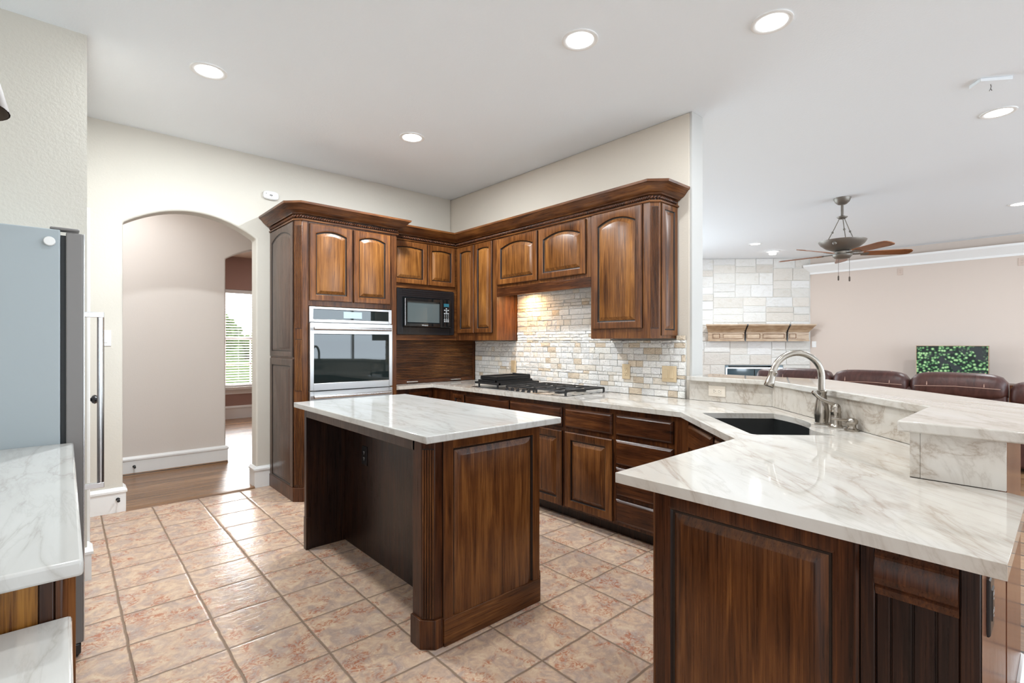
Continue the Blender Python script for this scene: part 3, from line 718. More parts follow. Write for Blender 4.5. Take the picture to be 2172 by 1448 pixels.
for zz in (1.395, 1.415, 1.752, 1.772, 1.79):
    build('vent_louver', MB(FM).box(2.40, 3.0, zz-0.003, zz+0.003, 0.0202, 0.023), 'black', mw)
md_ = build('door', MB(FM).loft([[(2.428+i, 1.440+i, d), (2.845-i*0.2, 1.440+i, d), (2.845-i*0.2, 1.724-i, d), (2.428+i, 1.724-i, d)] for i, d in ((0, 0.012), (0, 0.040), (0.006, 0.048), (0.034, 0.048), (0.046, 0.036))], True, False), 'black_gloss', mw)
build('window_glass', MB(FM).box(2.470, 2.838, 1.482, 1.682, 0.030, 0.0375), plain('microwave_window', (0.10, 0.125, 0.13), 0.04, spec=0.6), md_)
cpn = build('control_panel', slab(FM, 2.848, 2.972, 1.440, 1.724, 0.012, 0.046), 'black_gloss', mw)
build('display', MB(FM).box(2.885, 2.948, 1.650, 1.682, 0.0455, 0.0468), 'display', cpn)
bt = MB(FM)
for r in range(9):
    for c_ in range(3):
        if r in (0, 2) and c_ != 1: continue
        wd = 0.0075 if r < 4 or r > 6 else 0.0028
        u = 2.895+c_*0.0215; zz = 1.632-r*0.0165
        bt.box(u-wd, u+wd, zz-0.0045, zz+0.0045, 0.0455, 0.0466)
build('button', bt, 'button', cpn)
hn = MB(FM).tube([(2.437, 1.452, 0.052), (2.437, 1.712, 0.052)], 0.0045, 8)
build('door_edge_trim', hn, 'steel', md_)
def text(body, F, u, z, d, size, mat, parent, name='logo'):
    cu = bpy.data.curves.new(name, 'FONT'); cu.body = body; cu.size = size; cu.extrude = 0.0004; cu.align_x = 'CENTER'
    cu.materials.append(M[mat]); o = bpy.data.objects.new(name, cu); C.objects.link(o)
    me = bpy.data.meshes.new_from_object(o); bpy.data.objects.remove(o); o = bpy.data.objects.new(name, me); C.objects.link(o)
    o.parent = parent
    o.matrix_local = XF[parent.name].inverted() @ (F @ Matrix.Translation((u, z, d)))
    return o
text('Whirlpool', FM, 2.660, 1.4505, 0.0486, 0.017, 'button', md_)

ga = thing('appliance_garage', (2.82, 4.36, 0.881), 'appliance garage with a ribbed tambour door under the microwave', 'cabinet')
FG = face_frame(0, 4.345, 0, -1)
tb = MB(FG); nsl = 23; z0 = 0.925; hh = (1.305-z0)/nsl
for k in range(nsl):
    a = z0+k*hh
    tb.loft([[(u, a+hh*0.14, 0.0), (u, a+hh*0.16, 0.005), (u, a+hh*0.32, 0.0095), (u, a+hh*0.66, 0.0095), (u, a+hh*0.84, 0.005), (u, a+hh*0.86, 0.0)] for u in (2.305, 3.318)])
tb.box(2.305, 3.318, z0, 1.3045, -0.004, 0.0008, 1)
build('tambour_door', tb, ['wood_mid_h', 'glaze'], ga, smooth=50)
br = build('bottom_rail', MB(FG).box(2.305, 3.318, 0.8815, 0.924, -0.004, 0.008), 'wood_h', ga, bev=0.002)
for u in (2.56, 3.085):
    build('handle', MB(FG).box(u-0.062, u+0.062, 0.896, 0.905, 0.008, 0.026), 'steel_light', br, bev=0.001)
build('side_frame', MB().box(3.318, 3.345, 4.33, 4.815, 0.8815, 1.303), 'wood', ga, bev=0.002)
build('side_frame', MB().box(2.290, 2.305, 4.33, 4.815, 0.8815, 1.303), 'wood_mid', ga, bev=0.002)
build('back_board', MB().box(2.305, 3.318, 4.79, 4.815, 0.8815, 1.303), 'wood_deep', ga)

# ------------------------------------------------------------------ wall cabinets on the cooktop wall
FU = face_frame(3.08, 0, -1, 0)
uc = thing('wall_cabinet', (3.22, 3.98, 1.305), 'corner wall cabinet with two narrow tall doors beside the microwave', 'cabinet')
build('carcass', MB().box(3.08, 3.368, 3.648, 4.30, 1.307, 2.30).box(3.08, 3.368, 4.30, 4.818, 1.307, 2.30), 'wood_mid', uc, bev=0.0015)
door(uc, FU, -4.268, -3.992, 1.380, 2.268, 0.050, 0.010)
door(uc, FU, -3.980, -3.708, 1.380, 2.268, 0.050, 0.010)
hc = thing('hood_cabinet', (3.22, 3.08, 1.725), 'wall cabinet above the cooktop with two wide arched doors', 'cabinet')
build('carcass', MB().box(3.08, 3.368, 2.507, 3.646, 1.80, 2.30), 'wood_mid', hc, bev=0.0015)
build('valance', MB().box(3.08, 3.10, 2.507, 3.646, 1.722, 1.80), 'wood_h', hc, bev=0.0015)
door(hc, FU, -3.632, -3.092, 1.828, 2.262, 0.056, 0.042)
door(hc, FU, -3.070, -2.552, 1.828, 2.262, 0.056, 0.042)
rc_ = thing('wall_cabinet', (3.22, 2.22, 1.313), 'wall cabinet with one tall arched door and a fluted end', 'cabinet')
build('carcass', MB().prism([(3.08, 2.505), (3.08, 1.976), (3.126, 1.93), (3.368, 1.93), (3.368, 2.505)], 1.315, 2.30), 'wood_mid', rc_, bev=0.0015)
door(rc_, FU, -2.482, -2.035, 1.388, 2.272, 0.056, 0.045)
flutes(rc_, face_frame(3.103, 1.953, -1, -1), -0.029, 0.029, 1.385, 2.245, 6, 'wood_mid')
door(rc_, face_frame(0, 1.93, 0, -1), 3.145, 3.355, 1.335, 2.272, 0.042, 0.0, ('wood_mid', 'wood_mid'), 'side_panel', th=0.012)
cm = thing('crown_molding', (3.1, 3.1, 2.285), 'long wooden crown molding with rope trim above the right wall cabinets', 'molding')
cpath = [(2.287, 4.30), (3.08, 4.30), (3.08, 1.976), (3.126, 1.93), (3.368, 1.93)]
cprof2 = [(o-0.0 if o else -0.02, z) for o, z in crown_prof]
ck = build('crown', MB().sweep(cpath, [(o, z+0.0165) if False else (o, z) for o, z in crown_prof]), 'wood_mid_h', cm, smooth=30)
rope([(2.31, 4.30)]+cpath[1:-1]+[(3.345, 1.93)], 2.3065, 0.008, 0.0150, ck)
# hood insert with warm lamp
hd = thing('range_hood', (3.24, 3.08, 1.73), 'metal range hood insert with warm lamps under the hood cabinet', 'range hood')
build('liner', MB().box(3.104, 3.315, 2.62, 3.54, 1.752, 1.798), 'steel', hd, bev=0.002)
for y in (2.86, 3.42):
    build('lamp_lens', MB().lathe([(0.035, 0), (0.035, 0.006)], 16, (3.22, y, 1.7455)), 'hood_lens' if y > 3 else 'white_plastic', hd)
lamp('hood_lamp', 'AREA', (3.22, 3.42, 1.742), 3.6, (1.0, 0.60, 0.28), 0.07)

# ------------------------------------------------------------------ stone backsplash
bs = MB()
def stones(m, F, u0, u1, z0, z1, hmin, hmax, lmin, lmax, dbase, dvar, cols, skip=None):
    m.M = F; z = z0
    while z < z1-0.004:
        h_ = min(random.choice((hmin, (hmin+hmax)/2, hmax)), z1-z)
        if z1-z-h_ < hmin*0.5: h_ = z1-z
        u = u0
        while u < u1-0.003:
            l_ = min(random.uniform(lmin, lmax), u1-u)
            if u1-u-l_ < lmin*0.5: l_ = u1-u
            if not (skip and skip(u+l_/2, z+h_/2)):
                g = 0.0006; d = dbase+random.uniform(0, dvar); c = random.choice(cols); k = random.uniform(0.94, 1.10)
                m.c = tuple(min(1, x*k) for x in c)
                j = lambda: random.uniform(-0.0010, 0.0010)
                a0, a1, b0, b1 = u+g, u+l_-g, z+g, z+h_-g
                mid = (a0+a1)/2; mz = (b0+b1)/2
                ring0 = [(a0, b0, 0), (mid, b0, 0), (a1, b0, 0), (a1, mz, 0), (a1, b1, 0), (mid, b1, 0), (a0, b1, 0), (a0, mz, 0)]
                ids = [m.vert(p) for p in ring0]
                q = 0.0012
                top = [m.vert((min(max(p[0], a0+q), a1-q), min(max(p[1], b0+q), b1-q), d+j())) for p in ring0]
                cc = m.vert((mid+random.uniform(-0.3, 0.3)*l_, mz+random.uniform(-0.25, 0.25)*h_, d+random.uniform(0.002, 0.0065)))
                for i in range(8):
                    n = (i+1) % 8
                    m.face((ids[i], ids[n], top[n], top[i])); m.face((top[i], top[n], cc))
            u += l_
        z += h_
FB = face_frame(3.352, 0, -1, 0)
scol = [(0.93, 0.915, 0.885), (0.90, 0.89, 0.87), (0.95, 0.94, 0.92), (0.87, 0.865, 0.85), (0.88, 0.81, 0.71), (0.93, 0.905, 0.86), (0.85, 0.845, 0.83), (0.74, 0.62, 0.48), (0.90, 0.85, 0.77), (0.93, 0.91, 0.88)]
blockers = [(-3.721, -3.648, 0.985, 1.112), (-2.392, -2.314, 0.995, 1.118), (-2.034, -1.912, 0.994, 1.116)]
stones(bs, FB, -4.32, -1.856, 0.8815, 1.303, 0.026, 0.050, 0.040, 0.120, 0.011, 0.004, scol)
stones(bs, FB, -3.640, -2.512, 1.303, 1.795, 0.028, 0.052, 0.045, 0.15, 0.011, 0.007, scol)
stones(bs, FB, -1.924, -1.856, 1.303, 1.337, 0.034, 0.034, 0.03, 0.06, 0.010, 0.010, scol)
bs.M = Matrix.Identity(4); bs.c = (0.8, 0.77, 0.72)
bs.box(3.352, 3.3695, 1.857, 4.32, 0.8815, 1.303).box(3.352, 3.3695, 2.513, 3.640, 1.303, 1.795)
build('stone_backsplash', bs, 'ledger', None, smooth=0, label='split face cream stone backsplash behind the cooktop', cat='backsplash', origin=(3.36, 3.0, 0.8815), fix=False)
FP = lambda y, z, x=3.330: face_frame(x, y, -1, 0, z)
outlet(FP(3.685, 1.048), 0.072, 0.118, 'almond', (3.33, 3.685, 1.048), 'almond light switch on the stone behind the cooktop griddle', 'light_switch')
outlet(FP(2.352, 1.056), 0.074, 0.118, 'almond', (3.33, 2.352, 1.056), 'almond outlet on the stone right of the cooktop', slot='black')
outlet(FP(1.973, 1.054), 0.118, 0.118, 'almond', (3.33, 1.973, 1.054), 'almond double light switch at the right end of the stone backsplash', 'light_switch', gangs=2)

# ------------------------------------------------------------------ base cabinets
ZT = 0.88; ZB = ZT-0.031
FBc = face_frame(2.71, 0, -1, 0)
def base_cab(y0, y1, label):
    t = thing('base_cabinet', (3.0, (y0+y1)/2, 0), label, 'cabinet')
    build('carcass', MB().box(2.71, 3.345, y0+0.0006, y1-0.0006, 0.09, ZB), 'wood', t, bev=0.001)
    build('toe_kick', MB().box(2.79, 3.30, y0+0.0006, y1-0.0006, 0, 0.09), 'wood_deep', t)
    return t
b1 = base_cab(3.64, 4.12, 'base cabinet in the inner corner under the appliance garage end')
door(b1, FBc, -3.83, -3.655, 0.10, 0.815, 0.042, mats=('wood', 'wood'))
build('filler', MB().box(2.71, 3.345, 4.1196, 4.19, 0.09, ZB), 'wood', b1)
b1b = thing('base_cabinet', (2.5, 4.5, 0), 'base cabinet under the appliance garage next to the oven tower', 'cabinet')
build('carcass', MB().box(2.287, 2.7085, 4.19, 4.815, 0.09, ZB), 'wood', b1b, bev=0.001)
build('toe_kick', MB().box(2.287, 2.7085, 4.27, 4.815, 0, 0.09), 'wood_deep', b1b)
door(b1b, face_frame(0, 4.19, 0, -1), 2.435, 2.690, 0.10, 0.815, 0.042, mats=('wood', 'wood'))
b2 = base_cab(2.448, 3.64, 'wide base cabinet under the gas cooktop')
for a, b in ((-3.631, -3.046), (-3.032, -2.464)):
    drawer(b2, FBc, a, b, 0.672, 0.815)
    door(b2, FBc, a, b, 0.10, 0.645, 0.055, mats=('wood_mid', 'wood_mid'))
b3 = base_cab(2.002, 2.448, 'base cabinet with one drawer over one door right of the cooktop')
drawer(b3, FBc, -2.434, -2.016, 0.675, 0.815)
door(b3, FBc, -2.434, -2.016, 0.105, 0.645, 0.058, mats=('wood_mid', 'wood_mid'))
b4 = base_cab(1.482, 2.002, 'base cabinet with a stack of four drawers beside the sink corner')
for a, b in ((0.680, 0.815), (0.487, 0.650), (0.285, 0.470), (0.112, 0.262)):
    drawer(b4, FBc, -1.988, -1.574, a, b)
sb = thing('sink_base_cabinet', (2.7, 1.0, 0), 'angled base cabinet below the corner sink', 'cabinet')
# open-topped box so that the sink bowl hangs in it
u45 = 0.70711
build('front_frame', MB(face_frame(2.71, 1.478, -1, 1)).box(0.0, 0.900, 0.09, ZB, -0.02, 0.0), 'wood', sb, bev=0.001)
build('toe_kick', MB(face_frame(2.71, 1.478, -1, 1)).box(0.02, 0.88, 0.0, 0.09, -0.10, -0.08), 'wood_deep', sb)
FSd = face_frame(2.71, 1.478, -1, 1)
for a, b in ((0.03, 0.425), (0.460, 0.870)):
    drawer(sb, FSd, a, b, 0.675, 0.815); door(sb, FSd, a, b, 0.105, 0.650, 0.055, mats=('wood', 'wood'))
build('floor_board', MB().prism([(2.715, 1.465), (2.09, 0.84), (2.09, 0.345), (2.36, 0.345), (3.30, 1.285), (3.30, 1.465)], 0.09, 0.11), 'wood_deep', sb)

# peninsula cabinet
pn_ = thing('peninsula_cabinet', (1.7, 0.48, 0), 'dark wood end cabinet of the peninsula in the right foreground', 'cabinet')
build('carcass', MB().box(1.345, 2.07, 0.318, 0.838, 0.0, ZB), 'wood', pn_, bev=0.001)
FPn = face_frame(1.345, 0, -1, 0)
door(pn_, FPn, -0.838, -0.318, 0.0, ZB-0.002, 0.055, mats=('wood', 'wood_mid'), name='end_panel', th=0.016)
build('edge_bead', MB().tube([(1.341, 0.842, 0), (1.341, 0.842, ZB-0.003)], 0.006, 8), 'wood_mid', pn_)
bw = thing('bar_wall', (2.4, 0.4, 0), 'wood-clad raised bar wall with a beadboard end beside the peninsula', 'bar')
build('wall_core', MB().prism([(1.352, 0.302), (1.352, 0.135), (1.880, 0.135), (1.880, 0.302)], 0, ZB)
      .prism([(3.36, 1.812), (3.36, 1.245), (2.411, 0.298), (1.920, 0.298), (1.920, 0.137), (2.45, 0.137), (3.51, 1.197), (3.51, 1.812)], 0, 1.0145), 'wood_deep', bw)
bd = MB(FPn); zt = ZB-0.105
bd.box(-0.316, -0.118, 0, ZB-0.002, -0.006, -0.001)
edges = [-0.289, -0.262, -0.224, -0.186, -0.148]
for k in range(4):
    a, b = edges[k]+0.0015, edges[k+1]-0.0015
    bd.loft([[(a, 0.0, 0), (b, 0.0, 0), (b, zt, 0), (a, zt, 0)], [(a, 0.0, 0.003), (b, 0.0, 0.003), (b, zt, 0.003), (a, zt, 0.003)], [(a+0.002, 0.0, 0.005), (b-0.002, 0.0, 0.005), (b-0.002, zt, 0.005), (a+0.002, zt, 0.005)]], False, True)
build('beadboard', bd, 'wood_deep', bw, smooth=20)
for a, b in ((-0.316, -0.289), (-0.148, -0.118)):
    build('corner_post', MB(FPn).box(a, b, 0, ZB-0.002, -0.004, 0.012), 'wood_deep', bw, bev=0.002)
bm_ = MB(FPn).loft([[(u, zt-0.012, 0.001), (u, zt-0.012, 0.010), (u, zt+0.004, 0.016), (u, zt+0.008, 0.012), (u, zt+0.014, 0.020), (u, zt+0.030, 0.027), (u, zt+0.052, 0.026), (u, zt+0.070, 0.018), (u, zt+0.076, 0.021), (u, zt+0.088, 0.013), (u, ZB-0.004, 0.010), (u, ZB-0.004, 0.001)] for u in (-0.288, -0.150)])
build('cove_molding', bm_, 'wood', bw, smooth=25)
redwood = wood('varnished_red_brown_panel', (0.10, 0.032, 0.016), (0.20, 0.075, 0.04), (0.30, 0.135, 0.08), False, 0.16)
build('outer_panel', MB().box(1.335, 1.879, 0.118, 0.134, 0, ZB-0.002).prism([(1.921, 0.118), (2.46, 0.118), (3.527, 1.185), (3.514, 1.196), (2.454, 0.136), (1.921, 0.136)], 0, 1.014), redwood, bw)
build('foot_block', MB().sweep([(2.25, 0.1175), (2.46, 0.1175), (3.52, 1.1775)], [(o, z*1.15) for o, z in base_prof]), 'white', bw)
FQ = face_frame(1.46, 0.118, 0, -1, 0.735)
outlet(FQ, 0.075, 0.118, 'black', (1.46, 0.118, 0.735), 'black outlet on the red-brown outer side of the peninsula', slot='button')

# ------------------------------------------------------------------ perimeter countertop with sink cut-out
SU = Vector((-u45, -u45)); SV = Vector((u45, -u45)); S0 = Vector((2.748, 1.422))
def spt(u, v): p = S0+SU*u+SV*v; return (p.x, p.y)
def spline(pts, n=6):
    out = []
    for i in range(len(pts)-1):
        p0, p1, p2, p3 = pts[max(i-1, 0)], pts[i], pts[i+1], pts[min(i+2, len(pts)-1)]
        for k in range(n):
            t = k/n
            out.append(tuple(0.5*((2*p1[j])+(-p0[j]+p2[j])*t+(2*p0[j]-5*p1[j]+4*p2[j]-p3[j])*t*t+(-p0[j]+3*p1[j]-3*p2[j]+p3[j])*t**3) for j in range(len(p1))))
    out.append(tuple(pts[-1])); return out
back = spline([(0.0, 0.405), (0.10, 0.428), (0.22, 0.440), (0.34, 0.425), (0.43, 0.385), (0.50, 0.340), (0.56, 0.325), (0.63, 0.335), (0.690, 0.360)], 4)
front_edge = [(0.690, 0.02), (0.680, 0.005), (0.665, 0.0), (0.02, 0.0), (0.004, 0.006), (0.0, 0.02)]
hole = [spt(u, v) for u, v in back+front_edge]
outer = [(2.287, 4.14), (2.68, 4.14), (2.68, 1.515), (2.11, 0.945), (1.28, 0.945), (1.28, 0.078), (1.875, 0.078), (1.897, 0.115), (1.897, 0.3245), (2.3985, 0.3245), (3.3285, 1.2545), (3.3285, 1.85), (3.3495, 1.86), (3.3495, 4.815), (2.287, 4.815)]
def slab_with_hole(name, outer, hole, z0, z1, mat, **k):
    bm = bmesh.new(); es = []
    for ring in ([outer, hole] if hole else [outer]):
        vs_ = [bm.verts.new((x, y, z1)) for x, y in ring]
        es += [bm.edges.new((vs_[i], vs_[(i+1) % len(vs_)])) for i in range(len(vs_))]
    r = bmesh.ops.triangle_fill(bm, edges=es, use_beauty=True)
    fs = [g for g in r['geom'] if isinstance(g, bmesh.types.BMFace)]
    ex = bmesh.ops.extrude_face_region(bm, geom=fs)
    bmesh.ops.translate(bm, vec=(0, 0, z0-z1), verts=[g for g in ex['geom'] if isinstance(g, bmesh.types.BMVert)])
    bmesh.ops.recalc_face_normals(bm, faces=bm.faces)
    bmesh.ops.dissolve_limit(bm, angle_limit=R(1), verts=bm.verts, edges=bm.edges) if False else None
    m = MB(); m.v = [v.co.copy() for v in bm.verts]; bm.verts.index_update()
    for f in bm.faces: m.face([v.index for v in f.verts])
    bm.free()
    return build(name, m, mat, None, **k)
slab_with_hole('perimeter_countertop', outer, hole, ZB, ZT, 'marble', bev=0.004, label='cream veined stone countertop running from oven tower to peninsula end', cat='countertop', origin=(2.6, 2.0, ZB))
# marble riser + bar top
rs = thing('bar_riser', (2.6, 0.6, ZT), 'upright cream stone riser between the countertop and raised bar', 'backsplash')
rz0, rz1 = ZT+0.0008, 1.0155
build('riser_slab', MB().prism([(3.33, 1.815), (3.33, 1.256), (3.356, 1.245), (3.356, 1.815)], rz0, rz1), 'marble_wall', rs, bev=0.0012)
build('riser_slab', MB().prism([(3.3296, 1.2553), (2.400, 0.3257), (2.4105, 0.300), (3.3555, 1.244)], rz0, rz1), 'marble_wall', rs, bev=0.0012)
build('riser_slab', MB().prism([(2.3995, 0.3252), (1.9005, 0.3252), (1.9005, 0.3005), (2.4095, 0.3005)], rz0, rz1), 'marble_wall', rs, bev=0.0012)
build('end_slab', MB().box(1.8995, 1.9185, 0.118, 0.3000, rz0, rz1), 'marble_wall', rs, bev=0.0012)
BT = 1.049
slab_with_hole('bar_countertop', [(3.292, 1.816), (3.292, 1.247), (2.397, 0.352), (1.878, 0.352), (1.878, -0.14), (2.48, -0.14), (3.66, 1.04), (3.66, 1.816)], None, 1.0165, BT, 'marble', bev=0.005, label='raised cream stone bar top between the kitchen and living room', cat='countertop', origin=(2.8, 0.6, 1.0165))
outlet(FP(1.612, 0.953, 3.330), 0.118, 0.072, 'ivory', (3.33, 1.612, 0.953), 'ivory horizontal outlet on the stone riser under the raised bar', horizontal=True)

# sink bowl
sk = thing('sink', (2.75, 1.0, 0.66), 'black undermount sink set in the corner countertop', 'sink')
ring = [(u, v) for u, v in back+front_edge]
cu_, cv_ = 0.345, 0.20
def sring(grow, z): return [(*spt(cu_+(u-cu_)*grow, cv_+(v-cv_)*grow), z) for u, v in ring]
build('bowl', MB().loft([sring(1.05, ZB-0.0008), sring(1.012, ZB-0.001), sring(1.0, ZB-0.03), sring(0.97, 0.69), sring(0.90, 0.665), sring(0.2, 0.66)], False, True), 'sink', sk, smooth=50)
build('divider', MB(Matrix.Identity(4)).prism([spt(0.405, 0.02), spt(0.435, 0.02), spt(0.435, 0.36), spt(0.405, 0.36)], 0.664, 0.80), 'sink', sk, bev=0.01)
build('drain', MB().lathe([(0.045, 0), (0.045, 0.004), (0.03, 0.002)], 18, (*spt(0.2, 0.22), 0.6605)), 'steel', sk)
# faucet: spout leans out over the bowl (towards -V)
fx, fy = 2.806, 0.826
fc = thing('faucet', (fx, fy, ZT), 'brushed nickel gooseneck faucet behind the sink', 'faucet')
build('base', MB().lathe([(0.033, 0.0005), (0.034, 0.006), (0.029, 0.010), (0.029, 0.016), (0.033, 0.045), (0.0335, 0.065), (0.029, 0.095), (0.023, 0.125), (0.0205, 0.150), (0.023, 0.156), (0.023, 0.166), (0.018, 0.170)], 24, (fx, fy, ZT)), 'nickel', fc, smooth=50)
dv = Vector((-u45, u45, 0))
r_ = 0.118
pts = [Vector((fx, fy, ZT+0.165)), Vector((fx, fy, ZT+0.235))]
for i in range(19):
    a = PI - (PI*0.93)*i/18
    pts.append(Vector((fx, fy, ZT+0.235))+dv*(r_+r_*math.cos(a))+Vector((0, 0, r_*math.sin(a))))
build('spout', MB().tube(pts, 0.0155, 16), 'nickel', fc, smooth=60)
e0 = pts[-1]; ed = (pts[-1]-pts[-2]).normalized()
build('spray_head', MB().tube([e0-ed*0.004, e0, e0+ed*0.004, e0+ed*0.012, e0+ed*0.030, e0+ed*0.055, e0+ed*0.075, e0+ed*0.080], [0.016, 0.0205, 0.0205, 0.0175, 0.018, 0.0215, 0.0245, 0.021], 18), 'nickel', fc, smooth=60)
hx, hy = 2.755+0.058, 0.745
hx, hy = 2.756, 0.752
hd2 = build('handle', MB().lathe([(0.031, 0.0005), (0.032, 0.006), (0.026, 0.010), (0.0245, 0.020), (0.024, 0.050), (0.0215, 0.066), (0.0235, 0.070), (0.0235, 0.077), (0.0215, 0.080), (0.0225, 0.090), (0.019, 0.104), (0.010, 0.112), (0.003, 0.113)], 22, (hx, hy, ZT)), 'nickel', fc, smooth=50)
hp = Vector((hx, hy, ZT+0.098))
lv = [hp, hp+dv*0.020+Vector((0, 0, 0.016)), hp+dv*0.044+Vector((0, 0, 0.026)), hp+dv*0.068+Vector((0, 0, 0.036)), hp+dv*0.090+Vector((0, 0, 0.054)), hp+dv*0.100+Vector((0, 0, 0.066)), hp+dv*0.108+Vector((0, 0, 0.070))]
build('lever', MB().tube(lv, [0.013, 0.0095, 0.0085, 0.0085, 0.0085, 0.011, 0.007], 12), 'nickel', hd2, smooth=60)
sx, sy = 2.697, 0.671
sd_ = thing('soap_dispenser', (sx, sy, ZT), 'brushed nickel soap dispenser pump at the right end of the sink', 'soap dispenser')
build('base', MB().lathe([(0.030, 0.0005), (0.031, 0.006), (0.022, 0.010), (0.016, 0.016), (0.016, 0.028), (0.023, 0.034), (0.0245, 0.046), (0.018, 0.056), (0.004, 0.059)], 20, (sx, sy, ZT)), 'nickel', sd_, smooth=50)
sp = Vector((sx, sy, ZT+0.045))
build('nozzle', MB().tube([sp, sp+dv*0.03+Vector((0, 0, 0.003)), sp+dv*0.06+Vector((0, 0, 0.007)), sp+dv*0.092+Vector((0, 0, 0.010))], [0.009, 0.0075, 0.0065, 0.006], 10), 'nickel', sd_, smooth=60)

# ------------------------------------------------------------------ cooktop
ct = thing('cooktop', (3.03, 3.06, ZT), 'stainless gas cooktop with black grates and a raised griddle', 'cooktop')
CX0, CX1, CY0, CY1 = 2.765, 3.285, 2.490, 3.640
build('pan', MB().loft([[(CX0+i, CY0+i, z), (CX1-i, CY0+i, z), (CX1-i, CY1-i, z), (CX0+i, CY1-i, z)] for i, z in ((0, ZT+0.0006), (0, ZT+0.005), (0.012, ZT+0.010))]), 'steel', ct)
def grate(x0, x1, y0, y1, zb, zt):
    m = MB(); r = 0.0078
    zt_ = zt
    for (a, b) in (((x0, y0), (x1, y0)), ((x1, y0), (x1, y1)), ((x1, y1), (x0, y1)), ((x0, y1), (x0, y0))):
        m.tube([(a[0], a[1], zt_), (b[0], b[1], zt_)], r, 6)
    xm, ym = (x0+x1)/2, (y0+y1)/2
    m.tube([(xm, y0, zt_), (xm, y1, zt_)], r, 6)
    for xc in ((x0+xm)/2, (xm+x1)/2):
        m.tube([(xc, y0, zt_), (xc, ym-0.05, zt_)], r, 6); m.tube([(xc, y1, zt_), (xc, ym+0.05, zt_)], r, 6)
    m.tube([(x0, ym, zt_), (xm-0.06, ym, zt_)], r, 6); m.tube([(x1, ym, zt_), (xm+0.06, ym, zt_)], r, 6)
    for x in (x0, x1):
        for y in (y0, y1): m.tube([(x, y, zb), (x, y, zt_)], r*1.2, 6)
    return m
gz = ZT+0.010
for (a, b) in ((2.86, 3.185), (2.52, 2.83)):
    build('grate', grate(2.80, 3.26, a, b, gz, gz+0.030), 'iron', ct)
for (x, y) in ((2.92, 3.02), (3.15, 3.02), (2.92, 2.675), (3.15, 2.675)):
    build('burner', MB().lathe([(0.050, 0), (0.050, 0.006), (0.034, 0.009), (0.034, 0.017), (0.026, 0.020)], 18, (x, y, gz)), 'iron', ct)
gr = thing('griddle', (3.03, 3.44, gz), 'black griddle pan on two stacked grates at the left end of the cooktop', 'griddle')
build('plate', MB().box(2.83, 3.23, 3.345, 3.580, gz+0.080, gz+0.086).box(2.83, 3.23, 3.345, 3.353, gz+0.066, gz+0.098).box(2.83, 3.23, 3.572, 3.580, gz+0.066, gz+0.098).box(2.83, 2.838, 3.345, 3.580, gz+0.066, gz+0.094).box(3.222, 3.23, 3.345, 3.580, gz+0.066, gz+0.104), 'iron', gr, bev=0.0015)
build('rack', MB().box(2.81, 3.25, 3.340, 3.350, gz+0.046, gz+0.062).box(2.81, 3.25, 3.580, 3.590, gz+0.046, gz+0.062).box(2.81, 2.82, 3.340, 3.590, gz+0.046, gz+0.062).box(3.24, 3.25, 3.340, 3.590, gz+0.046, gz+0.062).box(2.83, 2.84, 3.355, 3.365, gz+0.06, gz+0.07).box(3.21, 3.22, 3.355, 3.365, gz+0.06, gz+0.07).box(2.83, 2.84, 3.555, 3.565, gz+0.06, gz+0.07), 'iron', gr)
st = MB()
st.box(2.79, 3.27, 3.270, 3.282, gz+0.026, gz+0.044); st.box(2.79, 3.27, 3.600, 3.612, gz+0.026, gz+0.044); st.box(2.79, 2.802, 3.270, 3.612, gz+0.026, gz+0.044); st.box(3.258, 3.27, 3.270, 3.612, gz+0.026, gz+0.044)
for k in range(4): st.box(2.80, 3.26, 3.335+k*0.065, 3.344+k*0.065, gz+0.032, gz+0.047)
for x in (2.80, 3.25):
    for y in (3.305, 3.565): st.box(x, x+0.012, y, y+0.012, gz, gz+0.03)
build('stand', st, 'iron', gr)
kn = MB(); 
for k in range(5):
    build('knob', MB().lathe([(0.017, 0), (0.017, 0.004), (0.012, 0.006), (0.011, 0.020), (0.006, 0.022)], 12, (2.785, 2.90+k*0.066, gz-0.001)), 'black', ct)

# ------------------------------------------------------------------ left side: refrigerator, counters
rf = thing('refrigerator', (-0.33, 3.10, 0), 'tall refrigerator with a blue-grey side and steel door on the left', 'refrigerator')
RY0, RY1, RZ = 2.687, 3.54, 1.735
build('body', MB().box(-0.73, -0.014, RY0, RY1, 0.03, RZ), 'fridge_side', rf, bev=0.004)
build('gasket', MB().box(-0.0135, 0.003, RY0+0.012, RY1-0.01, 0.06, RZ-0.02), 'gasket', rf)
rd = build('door', MB().box(0.003, 0.056, RY0, RY0+0.42, 0.06, RZ-0.008), 'fridge_edge', rf, bev=0.004)
build('door_skin', MB().box(0.0562, 0.061, RY0+0.001, RY0+0.419, 0.06, RZ-0.008), 'steel', rd, bev=0.001)
rd2 = build('door', MB().box(0.003, 0.061, RY0+0.424, RY1, 0.06, RZ-0.008), 'steel', rf, bev=0.004)
hy0 = 2.855
build('handle', MB().tube([(0.118, hy0, 0.655), (0.118, hy0, 1.405)], 0.0125, 14).box(0.0612, 0.130, hy0-0.013, hy0+0.013, 1.395, 1.418).box(0.0612, 0.130, hy0-0.013, hy0+0.013, 0.645, 0.668), 'steel', rd, bev=0.0015)
build('hinge_cover', MB().box(-0.045, 0.045, RY0+0.006, RY0+0.06, RZ+0.0005, RZ+0.011), 'fridge_edge', rf, bev=0.004)
build('kick_grille', MB().box(-0.70, -0.014, RY0+0.01, RY1-0.01, 0.005, 0.03), 'gasket', rf)
build('foot', MB().box(-0.010, 0.050, RY0+0.004, RY0+0.05, 0.012, 0.058).lathe([(0.024, 0), (0.024, 0.016)], 12, (0.022, RY0+0.028, 0.0)), 'black', rf, bev=0.006)
